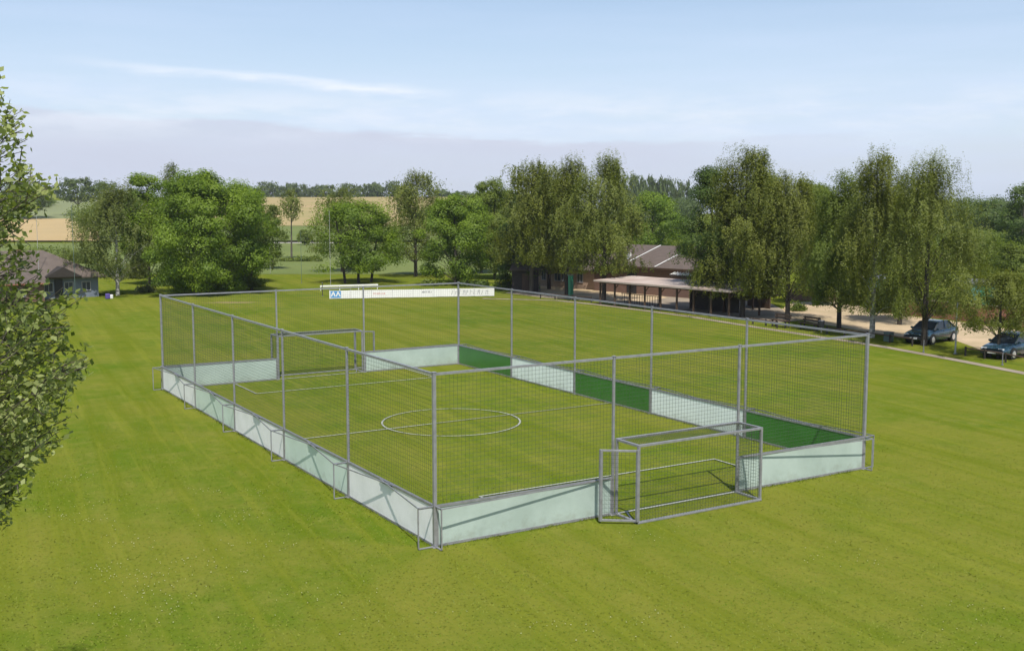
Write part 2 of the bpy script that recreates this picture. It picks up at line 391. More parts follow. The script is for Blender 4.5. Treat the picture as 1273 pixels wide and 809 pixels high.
# ------------------------------------------------------------------ ground
def grass_material():
    m = bpy.data.materials.new('mown_grass'); m.use_nodes = True
    t = m.node_tree; b = t.nodes['Principled BSDF']; b.inputs['Roughness'].default_value = 0.85
    b.inputs['Specular IOR Level'].default_value = 0.0
    g = t.nodes.new('ShaderNodeNewGeometry')
    def noise(scale, stretch=(1, 1, 1), rot=0.0, detail=5, rough=0.6):
        mm = t.nodes.new('ShaderNodeMapping'); mm.inputs['Scale'].default_value = stretch; mm.inputs['Rotation'].default_value = (0, 0, rot)
        m1 = t.nodes.new('ShaderNodeMapping'); m1.inputs['Rotation'].default_value = (0, 0, rot)
        mm.inputs['Rotation'].default_value = (0, 0, 0)
        t.links.new(g.outputs['Position'], m1.inputs[0]); t.links.new(m1.outputs[0], mm.inputs[0])
        n = t.nodes.new('ShaderNodeTexNoise'); n.inputs['Scale'].default_value = scale
        n.inputs['Detail'].default_value = detail; n.inputs['Roughness'].default_value = rough
        t.links.new(mm.outputs[0], n.inputs['Vector']); return n.outputs[0]
    def ramp(x, a, b_):
        r = t.nodes.new('ShaderNodeMapRange'); r.interpolation_type = 'SMOOTHSTEP'
        t.links.new(x, r.inputs[0]); r.inputs[1].default_value = a; r.inputs[2].default_value = b_; return r.outputs[0]
    def mul(x, k):
        r = t.nodes.new('ShaderNodeMath'); r.operation = 'MULTIPLY'; t.links.new(x, r.inputs[0])
        if isinstance(k, float): r.inputs[1].default_value = k
        else: t.links.new(k, r.inputs[1])
        return r.outputs[0]
    def mix(f, a, b_, blend='MIX'):
        r = t.nodes.new('ShaderNodeMix'); r.data_type = 'RGBA'; r.blend_type = blend
        if isinstance(f, float): r.inputs[0].default_value = f
        else: t.links.new(f, r.inputs[0])
        for i, v in ((6, a), (7, b_)):
            if isinstance(v, tuple): r.inputs[i].default_value = (*v, 1)
            else: t.links.new(v, r.inputs[i])
        return r.outputs[2]
    c = mix(ramp(noise(0.13, detail=6), 0.36, 0.64), (0.080, 0.131, 0.010), (0.126, 0.154, 0.018))
    c = mix(mul(ramp(noise(0.45, detail=7, rough=0.7), 0.46, 0.70), 0.60), c, (0.160, 0.162, 0.032))
    c = mix(mul(ramp(noise(1.1, detail=8, rough=0.7), 0.42, 0.72), 0.55), c, (0.192, 0.187, 0.038))
    c = mix(mul(ramp(noise(0.75, detail=6, rough=0.7), 0.53, 0.75), 0.65), c, (0.084, 0.137, 0.006))
    c = mix(mul(ramp(noise(0.085, detail=5, rough=0.65), 0.44, 0.60), 0.60), c, (0.168, 0.168, 0.026))
    c = mix(mul(ramp(noise(0.30, (1, 0.5, 1), detail=6, rough=0.7), 0.52, 0.68), 0.40), c, (0.082, 0.124, 0.010))
    # mowing streaks
    c = mix(mul(ramp(noise(0.55, (1.9, 0.07, 1), R(6), 4), 0.46, 0.62), 0.50), c, (0.092, 0.124, 0.006))
    c = mix(mul(ramp(noise(1.3, (1.6, 0.07, 1), R(6), 4), 0.50, 0.66), 0.35), c, (0.192, 0.203, 0.028))
    # fine tuft mottling
    c = mix(mul(ramp(noise(7.0, detail=6, rough=0.75), 0.48, 0.70), 0.45), c, (0.084, 0.116, 0.010))
    c = mix(mul(ramp(noise(11.0, detail=5, rough=0.8), 0.55, 0.72), 0.35), c, (0.188, 0.195, 0.036))
    # worn bare patches of soil
    def patch(p, rx, ry, ang, col, k):
        d = t.nodes.new('ShaderNodeMapping'); d.vector_type = 'TEXTURE'
        d.inputs['Location'].default_value = (p[0], p[1], 0); d.inputs['Rotation'].default_value = (0, 0, ang); d.inputs['Scale'].default_value = (rx, ry, 100)
        t.links.new(g.outputs['Position'], d.inputs[0])
        l = t.nodes.new('ShaderNodeVectorMath'); l.operation = 'LENGTH'; t.links.new(d.outputs[0], l.inputs[0])
        s = t.nodes.new('ShaderNodeMath'); s.operation = 'MULTIPLY_ADD'
        t.links.new(noise(1.2, detail=5), s.inputs[0]); s.inputs[1].default_value = 1.0; t.links.new(l.outputs['Value'], s.inputs[2])
        r = ramp(s.outputs[0], 1.5, 0.8)
        return mix(mul(r, k), c, col)
    c = patch(G(288, 376), 2.6, 1.2, YAW, (0.240, 0.191, 0.096), 0.75)
    c = patch(G(560, 372), 4.0, 0.9, YAW, (0.128, 0.149, 0.032), 0.5)
    t.links.new(c, b.inputs['Base Color'])
    n = noise(16.0, detail=8, rough=0.8); n2 = noise(2.5, detail=4)
    ad = t.nodes.new('ShaderNodeMath'); ad.operation = 'MULTIPLY_ADD'; t.links.new(n2, ad.inputs[0]); ad.inputs[1].default_value = 0.6; t.links.new(n, ad.inputs[2])
    bp = t.nodes.new('ShaderNodeBump'); bp.inputs['Strength'].default_value = 0.35; bp.inputs['Distance'].default_value = 0.025
    t.links.new(ad.outputs[0], bp.inputs['Height']); t.links.new(bp.outputs[0], b.inputs['Normal'])
    return m
M['grass'] = grass_material()
M['meadow'] = mat('meadow_grass', (0.115, 0.150, 0.040), 0.9, col2=(0.150, 0.180, 0.052), vscale=0.05, spec=0.1)
M['stubble'] = mat('ripening_field', (0.36, 0.265, 0.135), 0.95, col2=(0.27, 0.24, 0.095), vscale=0.02, spec=0.1, stretch=(1, 3, 1))
M['tan_field'] = mat('tan_field', (0.42, 0.31, 0.155), 0.95, col2=(0.36, 0.275, 0.14), vscale=0.03, spec=0.1)
M['pasture'] = mat('grey_green_pasture', (0.20, 0.225, 0.11), 0.95, var=0.15, vscale=0.03, spec=0.1)
M['track'] = mat('pale_road', (0.34, 0.32, 0.26), 0.9, var=0.1, vscale=0.5)

def ground():
    mb = MB()
    Ds = [0, 15, 30, 60, 90, 120, 160, 200, 220] + [220 + 15 * i for i in range(1, 46)]
    na = 144
    vs = []
    for D in Ds[1:]:
        for k in range(na):
            a = 2 * math.pi * k / na
            X, Y = D * math.sin(a), D * math.cos(a)
            h = terr_cd(X, D * 1.0) if math.cos(a) > 0 else terr_cd(D * (1 if X > 0 else -1), D)
            # the hill function uses ring distance so that the land closes all round
            h = terr_ring(X, Y)
            vs.append(W(X, Y, h))
    vs.append(W(0, 0, 0)); c = len(vs) - 1
    fs = [(c, (k + 1) % na, k) for k in range(na)]
    for i in range(len(Ds) - 2):
        for k in range(na):
            fs.append((i * na + k, i * na + (k + 1) % na, (i + 1) * na + (k + 1) % na, (i + 1) * na + k))
    mb.add(vs, fs)
    return structure('ground', mb, M['grass'])
def terr_ring(X, Y):
    d = math.hypot(X, Y)
    az_ = math.atan2(X, Y)
    if abs(az_) < 1.0: return terr_cd(X, Y) if Y > 1 else 0.0
    # blend to plain ring hills outside the view
    k = sst(abs(az_), 1.0, 1.5)
    inside = terr_cd(X, max(Y, 1.0)) if Y > 1 else 0.0
    return inside * (1 - k) + 5.0 * sst(d, 260, 600) * k
ground()

def patch(name, c4, m, lift, nu=24, nv=24):
    """draped sheet; c4 = (px, D) corners: near-left, near-right, far-right, far-left"""
    xd = [toXD(at(px, D)) for px, D in c4]
    mb = MB(); vs = []
    for j in range(nv + 1):
        for i in range(nu + 1):
            u, v = i / nu, j / nv
            X = (xd[0][0] * (1 - u) + xd[1][0] * u) * (1 - v) + (xd[3][0] * (1 - u) + xd[2][0] * u) * v
            D = (xd[0][1] * (1 - u) + xd[1][1] * u) * (1 - v) + (xd[3][1] * (1 - u) + xd[2][1] * u) * v
            vs.append(W(X, D, terr_cd(X, D) + lift))
    fs = [(j * (nu + 1) + i, j * (nu + 1) + i + 1, (j + 1) * (nu + 1) + i + 1, (j + 1) * (nu + 1) + i) for j in range(nv) for i in range(nu)]
    mb.add(vs, fs); return structure(name, mb, m)
patch('meadow', [(-160, 122), (700, 122), (700, 222), (-160, 222)], M['meadow'], 0.02)
patch('road', [(325, 222.4), (440, 222.4), (440, 228), (325, 228)], M['track'], 0.03, 40, 4)
patch('pasture', [(122, 229), (700, 229), (700, 300), (122, 300)], M['meadow'], 0.35, 30, 20)
patch('tan_field', [(-160, 229), (122, 229), (122, 330), (-160, 330)], M['tan_field'], 0.35)
patch('grazing_field', [(-160, 330), (259, 330), (259, 430), (-160, 430)], M['pasture'], 0.35)
patch('stubble_field', [(260, 301), (640, 301), (640, 528), (260, 528)], M['stubble'], 0.35, 40, 40)

def flat(name, pix, m, z):
    mb = MB(); mb.poly([Vector((*G(x, y).xy, z)) for x, y in pix]); return structure(name, mb, m)
flat('driveway', [(972, 384), (984, 376), (1046, 374), (1082, 384), (1132, 393), (1200, 401), (1290, 414), (1320, 424), (1320, 452), (1273, 444), (1222, 436), (1190, 424), (1120, 419), (1062, 410), (1010, 401), (980, 394)], M['sand'], 0.008)
flat('terrace', [(628, 364), (672, 354.8), (760, 354.8), (850, 362), (960, 378), (1000, 398), (955, 402), (880, 391), (800, 381), (735, 374), (680, 370.5)], M['paving'], 0.004)
flat('painted_sunlit_yard', [(672, 366.5), (672, 355.5), (745, 355.5), (800, 362), (830, 370), (800, 376), (740, 371)], M['sand'], 0.012)  # sandy ground, its bright colour standing for sunlight at the wing wall's foot
# narrow path along the edge of the field, with a real kerb
def ribbon(name, pix, w, z, m, th=0.0):
    pts = [G(x, y) for x, y in pix]; L = []; Rr = []
    for i, p in enumerate(pts):
        d = (pts[min(i + 1, len(pts) - 1)] - pts[max(i - 1, 0)]).normalized(); n = Vector((-d.y, d.x, 0))
        L.append(Vector((*(p + n * w / 2).xy, z))); Rr.append(Vector((*(p - n * w / 2).xy, z)))
    mb = MB()
    for i in range(len(pts) - 1):
        mb.poly([Rr[i], Rr[i + 1], L[i + 1], L[i]], th)
    return structure(name, mb, m)
EDGE = [(600, 371.2), (690, 373.5), (745, 379), (800, 386), (860, 394), (940, 407), (1010, 417.5), (1060, 425), (1100, 431.5), (1180, 446), (1273, 464), (1330, 476)]
ribbon('footpath', EDGE, 0.6, 0.016, M['paving'])

# grass blades and clover flowers that stand on the near field
def near_grass():
    N = 80000
    D = 17 + (48 - 17) * npr.random(N) ** 1.15
    u = npr.uniform(-0.52, 0.52, N); X = u * D
    clump = np.sin(X * 1.3 + np.sin(D * 0.9) * 2) * np.sin(D * 1.7 + np.cos(X * 0.7) * 2)
    h = 0.010 + 0.012 * npr.random(N) * (1 + 0.6 * np.clip(clump, -.6, 1)); w = 0.007 + 0.006 * npr.random(N) + 0.0002 * D
    lt = npr.uniform(0, 6.283, N); th = lt + math.pi / 2; ln = npr.uniform(1.5, 3.2, N)
    base = np.array([CX, CY]) + np.outer(X, np.array(RTH.xy)) + np.outer(D, np.array(FWH.xy))
    v = np.zeros((N, 3, 3))
    dx, dy = np.cos(th) * w, np.sin(th) * w
    v[:, 0, 0] = base[:, 0] - dx; v[:, 0, 1] = base[:, 1] - dy
    v[:, 1, 0] = base[:, 0] + dx; v[:, 1, 1] = base[:, 1] + dy
    v[:, 2, 0] = base[:, 0] + np.cos(lt) * h * ln; v[:, 2, 1] = base[:, 1] + np.sin(lt) * h * ln; v[:, 2, 2] = h
    h *= np.clip((48 - D) / 18, 0.05, 1); v[:, 2, 2] = h
    tint = np.clip(0.5 + 0.3 * clump + npr.normal(0, 0.3, N), 0, 1)
    # keep off the boards and frames of the court
    o = np_mesh('grass', v.reshape(-1, 3), 3, M['blade'], tint); o['kind'] = 'stuff'
    tag(o, 'short mown grass blades covering the field around the court')
near_grass()
def tufts():
    q = np.random.default_rng(12); n = 9000; L = 24.8; Wd = 14.1
    side = q.integers(0, 4, n); t = q.random(n); o = .03 + np.abs(q.normal(0, .07, n))
    x = np.where(side == 0, -o, np.where(side == 1, Wd + o, t * Wd)); y = np.where(side < 2, t * L, np.where(side == 2, -o, o))
    x = np.where(side == 3, Wd - o, x); y = np.where(side == 3, t * L, y)
    keep = (np.sin(t * 60 + side) + q.normal(0, .5, n) > -.3) & ~((side == 2) & (x > 4.9) & (x < 9.2))
    x, y, o = x[keep], y[keep], o[keep]; n = len(x)
    h = q.uniform(.03, .10, n) * np.exp(-o * 4); a = q.uniform(0, 6.28, n); w = .008
    v = np.zeros((n, 3, 3)); v[:, 0, 0] = x - np.cos(a) * w; v[:, 0, 1] = y - np.sin(a) * w; v[:, 1, 0] = x + np.cos(a) * w; v[:, 1, 1] = y + np.sin(a) * w
    v[:, 2, 0] = x + q.normal(0, .03, n); v[:, 2, 1] = y + q.normal(0, .03, n); v[:, 2, 2] = h
    ob = np_mesh('grass_tufts', v.reshape(-1, 3), 3, M['blade'], q.uniform(0, .8, n)); ob['kind'] = 'stuff'; tag(ob, 'longer uncut grass growing against the foot of the boards')
tufts()
def near_flowers():
    vs = []
    spots = [(rnd.uniform(-.45, .45), rnd.uniform(18, 36)) for _ in range(40)]
    spots += [(rnd.uniform(-.40, -.05), rnd.uniform(19, 27)) for _ in range(30)]
    for u, D in spots:
        for _ in range(rnd.randint(2, 14)):
            x = u * D + rnd.gauss(0, .35); y = D + rnd.gauss(0, .35)
            p = W(x, y)
            if -0.6 < p.x < 14.7 and -1.2 < p.y < 25.5: continue
            r = rnd.uniform(.008, .015); z = rnd.uniform(.03, .05)
            for k in range(6):
                pass
            vs += [(p.x + r * math.cos(a), p.y + r * math.sin(a), z + .006 * math.sin(a * 2)) for a in [i * math.pi / 3 for i in range(6)]]
    o = np_mesh('clover_flowers', np.array(vs), 6, M['daisy']); o['kind'] = 'stuff'
    tag(o, 'small whitish clover flowers scattered in the near grass')
near_flowers()

# ------------------------------------------------------------------ the soccer court
CWD, CL, G0, G1, HB, HN, HG = 14.128, 24.82, 4.983, 9.145, 0.975, 4.0, 1.955
court = empty('soccer_court', (0, 0, 0), 0, 'netted small-sided soccer court with white, pale and green boards on the grass', 'soccer court')
SID = [i * CL / 5 for i in range(6)]
def court_post(x, y, w=0.075):
    mb = MB(); mb.box((x, y, HN / 2), (w, w, HN)); mb.box((x, y, 0.006), (w + .08, w + .08, .012)); mb.box((x, y, HN + .004), (w + .02, w + .02, .02))
    return mb.build('post', M['steel'], court, bevel=.006)
for y in SID:
    for x in (0, CWD): court_post(x, y, .078 if y in (0, SID[5]) else .062)
for x in (G0, G1):
    for y in (0, CL): court_post(x, y, .062)
# top rails, one per bay
def rail(a, b):
    mb = MB(); mb.bar(a, b, .055, .055); mb.build('top_rail', M['steel'], court)
for i in range(5):
    for x in (0, CWD): rail((x, SID[i] + .045, HN - .04), (x, SID[i + 1] - .045, HN - .04))
for y in (0, CL):
    for a, b in ((0, G0), (G0, G1), (G1, CWD)): rail((a + .045, y, HN - .04), (b - .045, y, HN - .04))
# boards
def board(a, b, m, label, inner=None, nrm=(1, 0)):
    a, b = Vector(a), Vector(b); d = (b - a).normalized(); a2 = a + d * .04; b2 = b - d * .04
    mb = MB(); mb.bar(a2 + Vector((0, 0, HB / 2)), b2 + Vector((0, 0, HB / 2)), .03, HB - .13)
    o = mb.build('board', m, court); o['label'] = label
    if inner:
        n = Vector((*nrm, 0)) * .0205
        mi = MB(); mi.bar(a2 + n + Vector((0, 0, HB / 2)), b2 + n + Vector((0, 0, HB / 2)), .006, HB - .13)
        mi.build('facing', inner, o)
    fr = MB()
    fr.bar(a2 + Vector((0, 0, HB - .032)), b2 + Vector((0, 0, HB - .032)), .055, .06)
    fr.bar(a2 + Vector((0, 0, .035)), b2 + Vector((0, 0, .035)), .055, .055)
    for p in (a2 + d * .02, b2 - d * .02): fr.bar(p + Vector((0, 0, .065)), p + Vector((0, 0, HB - .064)), .045, .04)
    fr.build('frame', M['steel'], o)
    return o
for i in range(5):
    L_ = 'white' if i % 2 == 0 else 'pale'
    board((0, SID[i], 0), (0, SID[i + 1], 0), M['white_board'] if i % 2 == 0 else M['pale_board_left'],
          'white board' if i % 2 == 0 else 'pale green board')
    board((CWD, SID[i], 0), (CWD, SID[i + 1], 0), M['green_board'] if i % 2 == 0 else M['pale_board_in'],
          'dark green board' if i % 2 == 0 else 'whitish board')
for y in (0, CL):
    board((0, y, 0), (G0, y, 0), M['pale_board'], 'pale green board')
    board((G1, y, 0), (CWD, y, 0), M['pale_board'], 'pale green board')
# outward supports
def support(x, y, ox, oy, along, ends):
    """frame that sticks out by (ox,oy) at the post with slim diagonals back to the board top"""
    mb = MB(); t = .028; zt = HB - .02
    p = Vector((x, y, 0)); q = p + Vector((ox, oy, 0)); e = Vector((ox, oy, 0)).normalized() * .05
    mb.bar(p + e + Vector((0, 0, zt)), q + Vector((0, 0, zt)), t); mb.bar(q + Vector((0, 0, .03)), q + Vector((0, 0, zt + .014)), t)
    mb.bar(p + e + Vector((0, 0, .02)), q + Vector((0, 0, .02)), t * 1.6, t * .8)
    al = Vector((*along, 0))
    for s in ends:
        mb.bar(q + Vector((0, 0, zt)), p + e * .8 + al * s + Vector((0, 0, zt + .004)), t * .75, t)
    o = mb.build('support', M['steel'], court)
    pl = MB(); w = al * .0; c = p + (q - p) * .5 + Vector((0, 0, zt - .035))
    k = al * (.12 if ends[0] > 0 else -.12)
    pl.poly([p + e + Vector((0, 0, zt - .02)), q + Vector((0, 0, zt - .02)), q * .3 + p * .7 + k * .5 + Vector((0, 0, zt - .02))], .012)
    pl.build('gusset', M['green_clamp'], o)
for i, y in enumerate(SID):
    e = [2.9, -2.9]
    if i == 0: e = [2.9]
    if i == 5: e = [-2.9]
    support(0, y, -.42, 0, (0, 1), e); support(CWD, y, .42, 0, (0, 1), e)
for y, oy in ((0, -.32), (CL, .32)):
    support(0, y, 0, oy, (1, 0), [4.85]); support(CWD, y, 0, oy, (-1, 0), [4.85])
for i in range(5):
    for x, s in ((0, -1), (CWD, 1)):
        mb = MB(); ym = (SID[i] + SID[i + 1]) / 2
        mb.box((x + s * .055, ym, HB - .05), (.04, .6, .04)); mb.build('joint_plate', M['green_clamp'], court)
# nets
def net(mb, p0, p1, p2, p3, sp=.1, r=.0032, sag=.006, seed=0):
    """p0 bottom-left, p1 bottom-right, p2 top-right, p3 top-left"""
    p0, p1, p2, p3 = map(Vector, (p0, p1, p2, p3)); q = random.Random(seed)
    nu = max(1, round((p1 - p0).length / sp)); nv = max(1, round((p3 - p0).length / sp))
    nrm = (p1 - p0).cross(p3 - p0).normalized()
    ph = q.uniform(0, 6)
    def pt(u, v):
        a = p0.lerp(p1, u).lerp(p3.lerp(p2, u), v)
        s = math.sin(math.pi * u) * math.sin(math.pi * v)
        x = u * nu * sp
        return a + nrm * (sag * s * math.sin(x * 1.7 + ph + v * 3)) + (p3 - p0).normalized() * (-sag * .8 * math.sin(math.pi * v) * abs(math.sin(x * .63 + ph)))
    su = max(1, nu // 6); sv = max(1, nv // 6)
    for i in range(nu + 1): mb.tube([pt(i / nu, k / sv) for k in range(sv + 1)], r, 3, False)
    for j in range(nv + 1): mb.tube([pt(k / su, j / nv) for k in range(su + 1)], r, 3, False)
for x in (0, CWD):
    mb = MB()
    for i in range(5): net(mb, (x, SID[i], HB), (x, SID[i + 1], HB), (x, SID[i + 1], HN - .06), (x, SID[i], HN - .06), seed=i)
    mb.build('net', M['net'], court)
for y in (0, CL):
    mb = MB()
    net(mb, (0, y, HB), (G0, y, HB), (G0, y, HN - .06), (0, y, HN - .06), seed=8)
    net(mb, (G0, y, HG), (G1, y, HG), (G1, y, HN - .06), (G0, y, HN - .06), seed=9)
    net(mb, (G1, y, HB), (CWD, y, HB), (CWD, y, HN - .06), (G1, y, HN - .06), seed=10)
    mb.build('net', M['net'], court)
# markings
mk = MB()
def seg(a, b, w=.06, z=.030): mk.bar((a[0], a[1], z), (b[0], b[1], z), w, .006)
seg((.05, CL / 2), (CWD - .05, CL / 2))
for y, s in ((0, 1), (CL, -1)):
    seg((2.96, y + s * .05), (2.96, y + s * 3.12)); seg((11.17, y + s * .05), (11.17, y + s * 3.12)); seg((2.93, y + s * 3.15), (11.20, y + s * 3.15))
    seg((G0 + .05, y), (G1 - .05, y), .08, .02)
cc = Vector((CWD / 2, CL / 2, .031)); n = 96; vs = []
for k in range(n):
    a = 2 * math.pi * k / n
    for r in (2.43, 2.49): vs.append(cc + Vector((r * math.cos(a), r * math.sin(a), 0)))
mk.add(vs, [(2 * k, 2 * k + 1, (2 * k + 3) % (2 * n), (2 * k + 2) % (2 * n)) for k in range(n)])
structure('pitch_markings', mk, M['line'])

# goals
def make_goal():
    """local frame: origin at middle of the goal line, depth toward -y"""
    g = empty('soccer_goal', ((G0 + G1) / 2, 0, 0), 0,
              'steel framed goal box with open side gate at the near end of the court', 'goal', 'goals at both ends of the court')
    w = (G1 - G0) / 2; d = -.95; H = HG; t = .06; a = -.075
    fr = MB()
    x0, x1 = -w + .065, w - .065
    for x in (x0, x1):
        fr.box((x, a, H / 2), (t, t, H)); fr.box((x, d, H / 2), (t, t, H))
        fr.bar((x, a - t / 2, H - t / 2), (x, d + t / 2, H - t / 2), t); fr.bar((x, a - t / 2, .03), (x, d + t / 2, .03), t * 1.2, .05)
    fr.bar((x0 + t / 2, a, H - t / 2), (x1 - t / 2, a, H - t / 2), t); fr.bar((x0 + t / 2, d, H - t / 2), (x1 - t / 2, d, H - t / 2), t)
    fr.bar((x0 - .03, d, .027), (x1 + .03, d, .027), t * 1.5, .045)
    fr.bar((x0 + .3, a - .05, .03), (x0 + .05, d + .3, .03), .03)
    fr.build('frame', M['steel'], g, bevel=.005)
    nb = MB()
    net(nb, (x0, d - .01, .05), (x1, d - .01, .05), (x1, d - .01, H - .03), (x0, d - .01, H - .03), .09, .0036, .006, 1); nb.build('back_net', M['net'], g)
    nb = MB(); net(nb, (x0, d, H - .01), (x1, d, H - .01), (x1, a, H - .01), (x0, a, H - .01), .08, .0034, .02, 2); nb.build('roof_net', M['net'], g)
    nb = MB(); net(nb, (x1, a, .05), (x1, d, .05), (x1, d, H - .03), (x1, a, H - .03), .09, .0034, .01, 3); nb.build('side_net', M['net'], g)
    # the gate, hinged on the rear left upright and standing open
    hx, hy = x0 - .04, d - .02; tx, ty = x0 - .76, d + .50
    dv = Vector((tx - hx, ty - hy, 0))
    ga = MB(); b0, b1 = .06, H - .12
    h0 = Vector((hx, hy, 0)); h1 = Vector((tx, ty, 0)); z = lambda k: Vector((0, 0, k))
    ga.bar(h0 + z(b0), h0 + z(b1), .07); ga.bar(h1 + z(b0), h1 + z(b1), .07)
    for k in (b0 + .025, b1 - .025): ga.bar(h0 + dv * .04 + z(k), h1 - dv * .04 + z(k), .05)
    go = ga.build('gate', M['steel'], g, bevel=.004)
    nb = MB(); net(nb, h0 + z(b0 + .03), h1 + z(b0 + .03), h1 + z(b1 - .03), h0 + z(b1 - .03), .1, .0032, .005, 4); nb.build('gate_net', M['net'], go)
    for k in (.35, 1.5):
        hg = MB(); hg.tube([(x0 - .02, d - .01, k), (x0 - .02, d - .01, k + .12)], .028, 8); hg.build('hinge', M['steel_dark'], go)
    return g
goal = make_goal()
dup(goal, ((G0 + G1) / 2, CL, 0), math.pi, 'steel framed goal box at the far end of the court, seen through the nets')

# ------------------------------------------------------------------ trees
def quads(cen, nrm, size, asp=0.6, seed=0):
    """kite leaves at cen facing nrm, size (N,)"""
    q = np.random.default_rng(seed); N = len(cen)
    nrm = nrm / (np.linalg.norm(nrm, axis=1, keepdims=True) + 1e-9)
    r = q.normal(size=(N, 3)); a = np.cross(nrm, r); a /= np.linalg.norm(a, axis=1, keepdims=True) + 1e-9
    b = np.cross(nrm, a); s = size[:, None]
    v = np.empty((N, 4, 3))
    v[:, 0] = cen - a * s * .5; v[:, 1] = cen + b * s * .5 * asp - a * s * .05
    v[:, 2] = cen + a * s * .5; v[:, 3] = cen - b * s * .5 * asp - a * s * .05
    return v.reshape(-1, 3)

def env_broad(t):  return (np.sin(np.pi * np.clip(t, 0, 1) ** 0.80) ** 0.55)
def env_birch(t):  return (np.clip(t, 0, 1) ** .33) * (np.clip(1 - t, 0, 1) ** .80) * 2.10
def env_col(t):    return (np.sin(np.pi * np.clip(t * .93 + .07, 0, 1) ** 0.7) ** 0.4)

def tree(px, D, top, hw, zb, kind, leaf, barkm, label, name='tree', group=None, seed=1, dens=1.0, lean=0.0, spires=3, trunks=1, cat='tree', leafpx=2.15, basez=None):
    """px column, D depth, top = image row of the top, hw = half width in px, zb = crown bottom height (m)"""
    q = np.random.default_rng(seed); pr = random.Random(seed)
    loc = at(px, D); z0 = loc.z if basez is None else basez
    H = Zat(top, D) - z0; Rr = hw * D / F * (1.48 if kind == 'birch' else 1.18)
    root = empty(name, (loc.x, loc.y, z0), q.uniform(0, 6.28) * 0, label, cat, group)
    ls = leafpx * D / F
    Hc = H - zb
    env = {'broad': env_broad, 'birch': env_birch, 'col': env_col}[kind]
    # ---- cluster centres in the crown volume
    vol = max(1.0, Rr * Rr * Hc)
    cr = max(0.36, min(1.0, 0.19 * (Rr + .4 * Hc / 2)))
    if kind == 'birch': cr *= .66
    nc = int(np.clip(3.4 * vol / cr ** 3 * .26, 50, 460) * (0.9 if kind == 'birch' else 1.0))
    t = q.random(nc) ** (0.85)
    th = q.uniform(0, 2 * np.pi, nc)
    rr = np.sqrt(q.uniform(.12, 1, nc))
    lob = 1 + .15 * np.sin(3 * th + seed + 3 * t) + .12 * np.sin(5 * th - 2 * seed + 7 * t) + .10 * np.sin(9 * t + seed)
    rad = env(t) * rr * Rr * lob * .92
    cx = rad * np.cos(th); cy = rad * np.sin(th); cz = zb + t * (Hc - cr * .4)
    if kind == 'birch' and spires:
        # several leaders give a ragged top
        for s in range(spires):
            n2 = int(nc * .09); hx = q.uniform(-.42, .42) * Rr; hy = q.uniform(-.4, .4) * Rr; hh = H * (1 - abs(hx) / Rr * .30 - .04 * s)
            if s == 0: hx *= .3; hh = H
            tt = q.random(n2); k = (1 - tt) * .34 * Rr * .8 + .08
            a = q.uniform(0, 6.28, n2)
            cx = np.r_[cx, hx + k * np.cos(a) * q.random(n2)]; cy = np.r_[cy, hy + k * np.sin(a) * q.random(n2)]
            cz = np.r_[cz, hh - (1 - tt) * .38 * Hc - .1]
    # boughs: most clusters gather round a few large limbs, which makes the outline lobed
    nl = 11 if kind == 'birch' else 15
    lt = (np.arange(nl) + q.uniform(.1, .9, nl)) / nl * .93; la = np.arange(nl) * 2.4 + q.uniform(-.6, .6, nl)
    lr = env(lt) * Rr * q.uniform(.52, .86, nl)
    lc = np.stack([lr * np.cos(la), lr * np.sin(la), zb + lt * Hc], 1)
    lw = Rr * q.uniform(.26, .44, nl) * np.clip(env(lt) * 1.3, .35, 1)
    n0 = nc; gather = np.where(q.random(n0) < ((.66 if kind == 'birch' else .52) if Rr > 2.2 else .25))[0]; gi = q.integers(0, nl, len(gather))
    dd = q.normal(size=(len(gather), 3)); dd /= np.linalg.norm(dd, axis=1, keepdims=True)
    g3 = lc[gi] + dd * (q.random(len(gather)) ** .4 * lw[gi])[:, None] * np.array([1, 1, 1.0 if kind != 'birch' else 1.5])
    cx[gather], cy[gather], cz[gather] = g3[:, 0], g3[:, 1], np.clip(g3[:, 2], zb, H - .2)
    cen = np.stack([cx, cy, cz], 1); nc = len(cen)
    outw = cen.copy(); outw[:, 2] = (cen[:, 2] - zb - Hc * .4) * .6; outw[gather] = dd * 1.0 + outw[gather] / Rr * .4
    outw /= np.linalg.norm(outw, axis=1, keepdims=True) + 1e-6
    # ---- leaves
    area = 2 * Rr * Hc
    N = int(np.clip(area / (ls * ls * .34) * 5.2 * dens, 1500, 80000))
    per = np.maximum(6, (N * q.gamma(3, 1, nc) / 3 / nc)).astype(int)
    idx = np.repeat(np.arange(nc), per); N = len(idx)
    dirs = q.normal(size=(N, 3)); dirs /= np.linalg.norm(dirs, axis=1, keepdims=True)
    csz = q.uniform(.65, 1.25, nc)[idx] * cr
    if kind == 'birch':
        # hanging twigs: every leaf belongs to one of a few strands below the cluster
        ns = 7; sid = q.integers(0, ns, N)
        so = q.normal(size=(nc, ns, 3)) * np.array([.55, .55, .25])
        sl = q.uniform(.7, 2.3, (nc, ns)) * (.6 + .4 * np.clip(cen[:, 2] / H, 0, 1))[:, None]
        off = so[idx, sid] * csz[:, None]
        u = q.random(N); drop = u * sl[idx, sid] * min(1.0, Hc / 9)
        pos = cen[idx] + off + q.normal(size=(N, 3)) * .07
        pos[:, 0] += off[:, 0] * .5 * u; pos[:, 1] += off[:, 1] * .5 * u
        pos[:, 2] -= drop - .2
        nrm = dirs * .55 + outw[idx] * .9 + np.array([0, 0, .25])
    else:
        rad = q.random(N) ** .45
        pos = cen[idx] + dirs * (rad * csz)[:, None] * np.array([1.12, 1.12, .78])
        nrm = dirs * .8 + outw[idx] * .6 + q.normal(size=(N, 3)) * .35 + np.array([0, 0, .35])
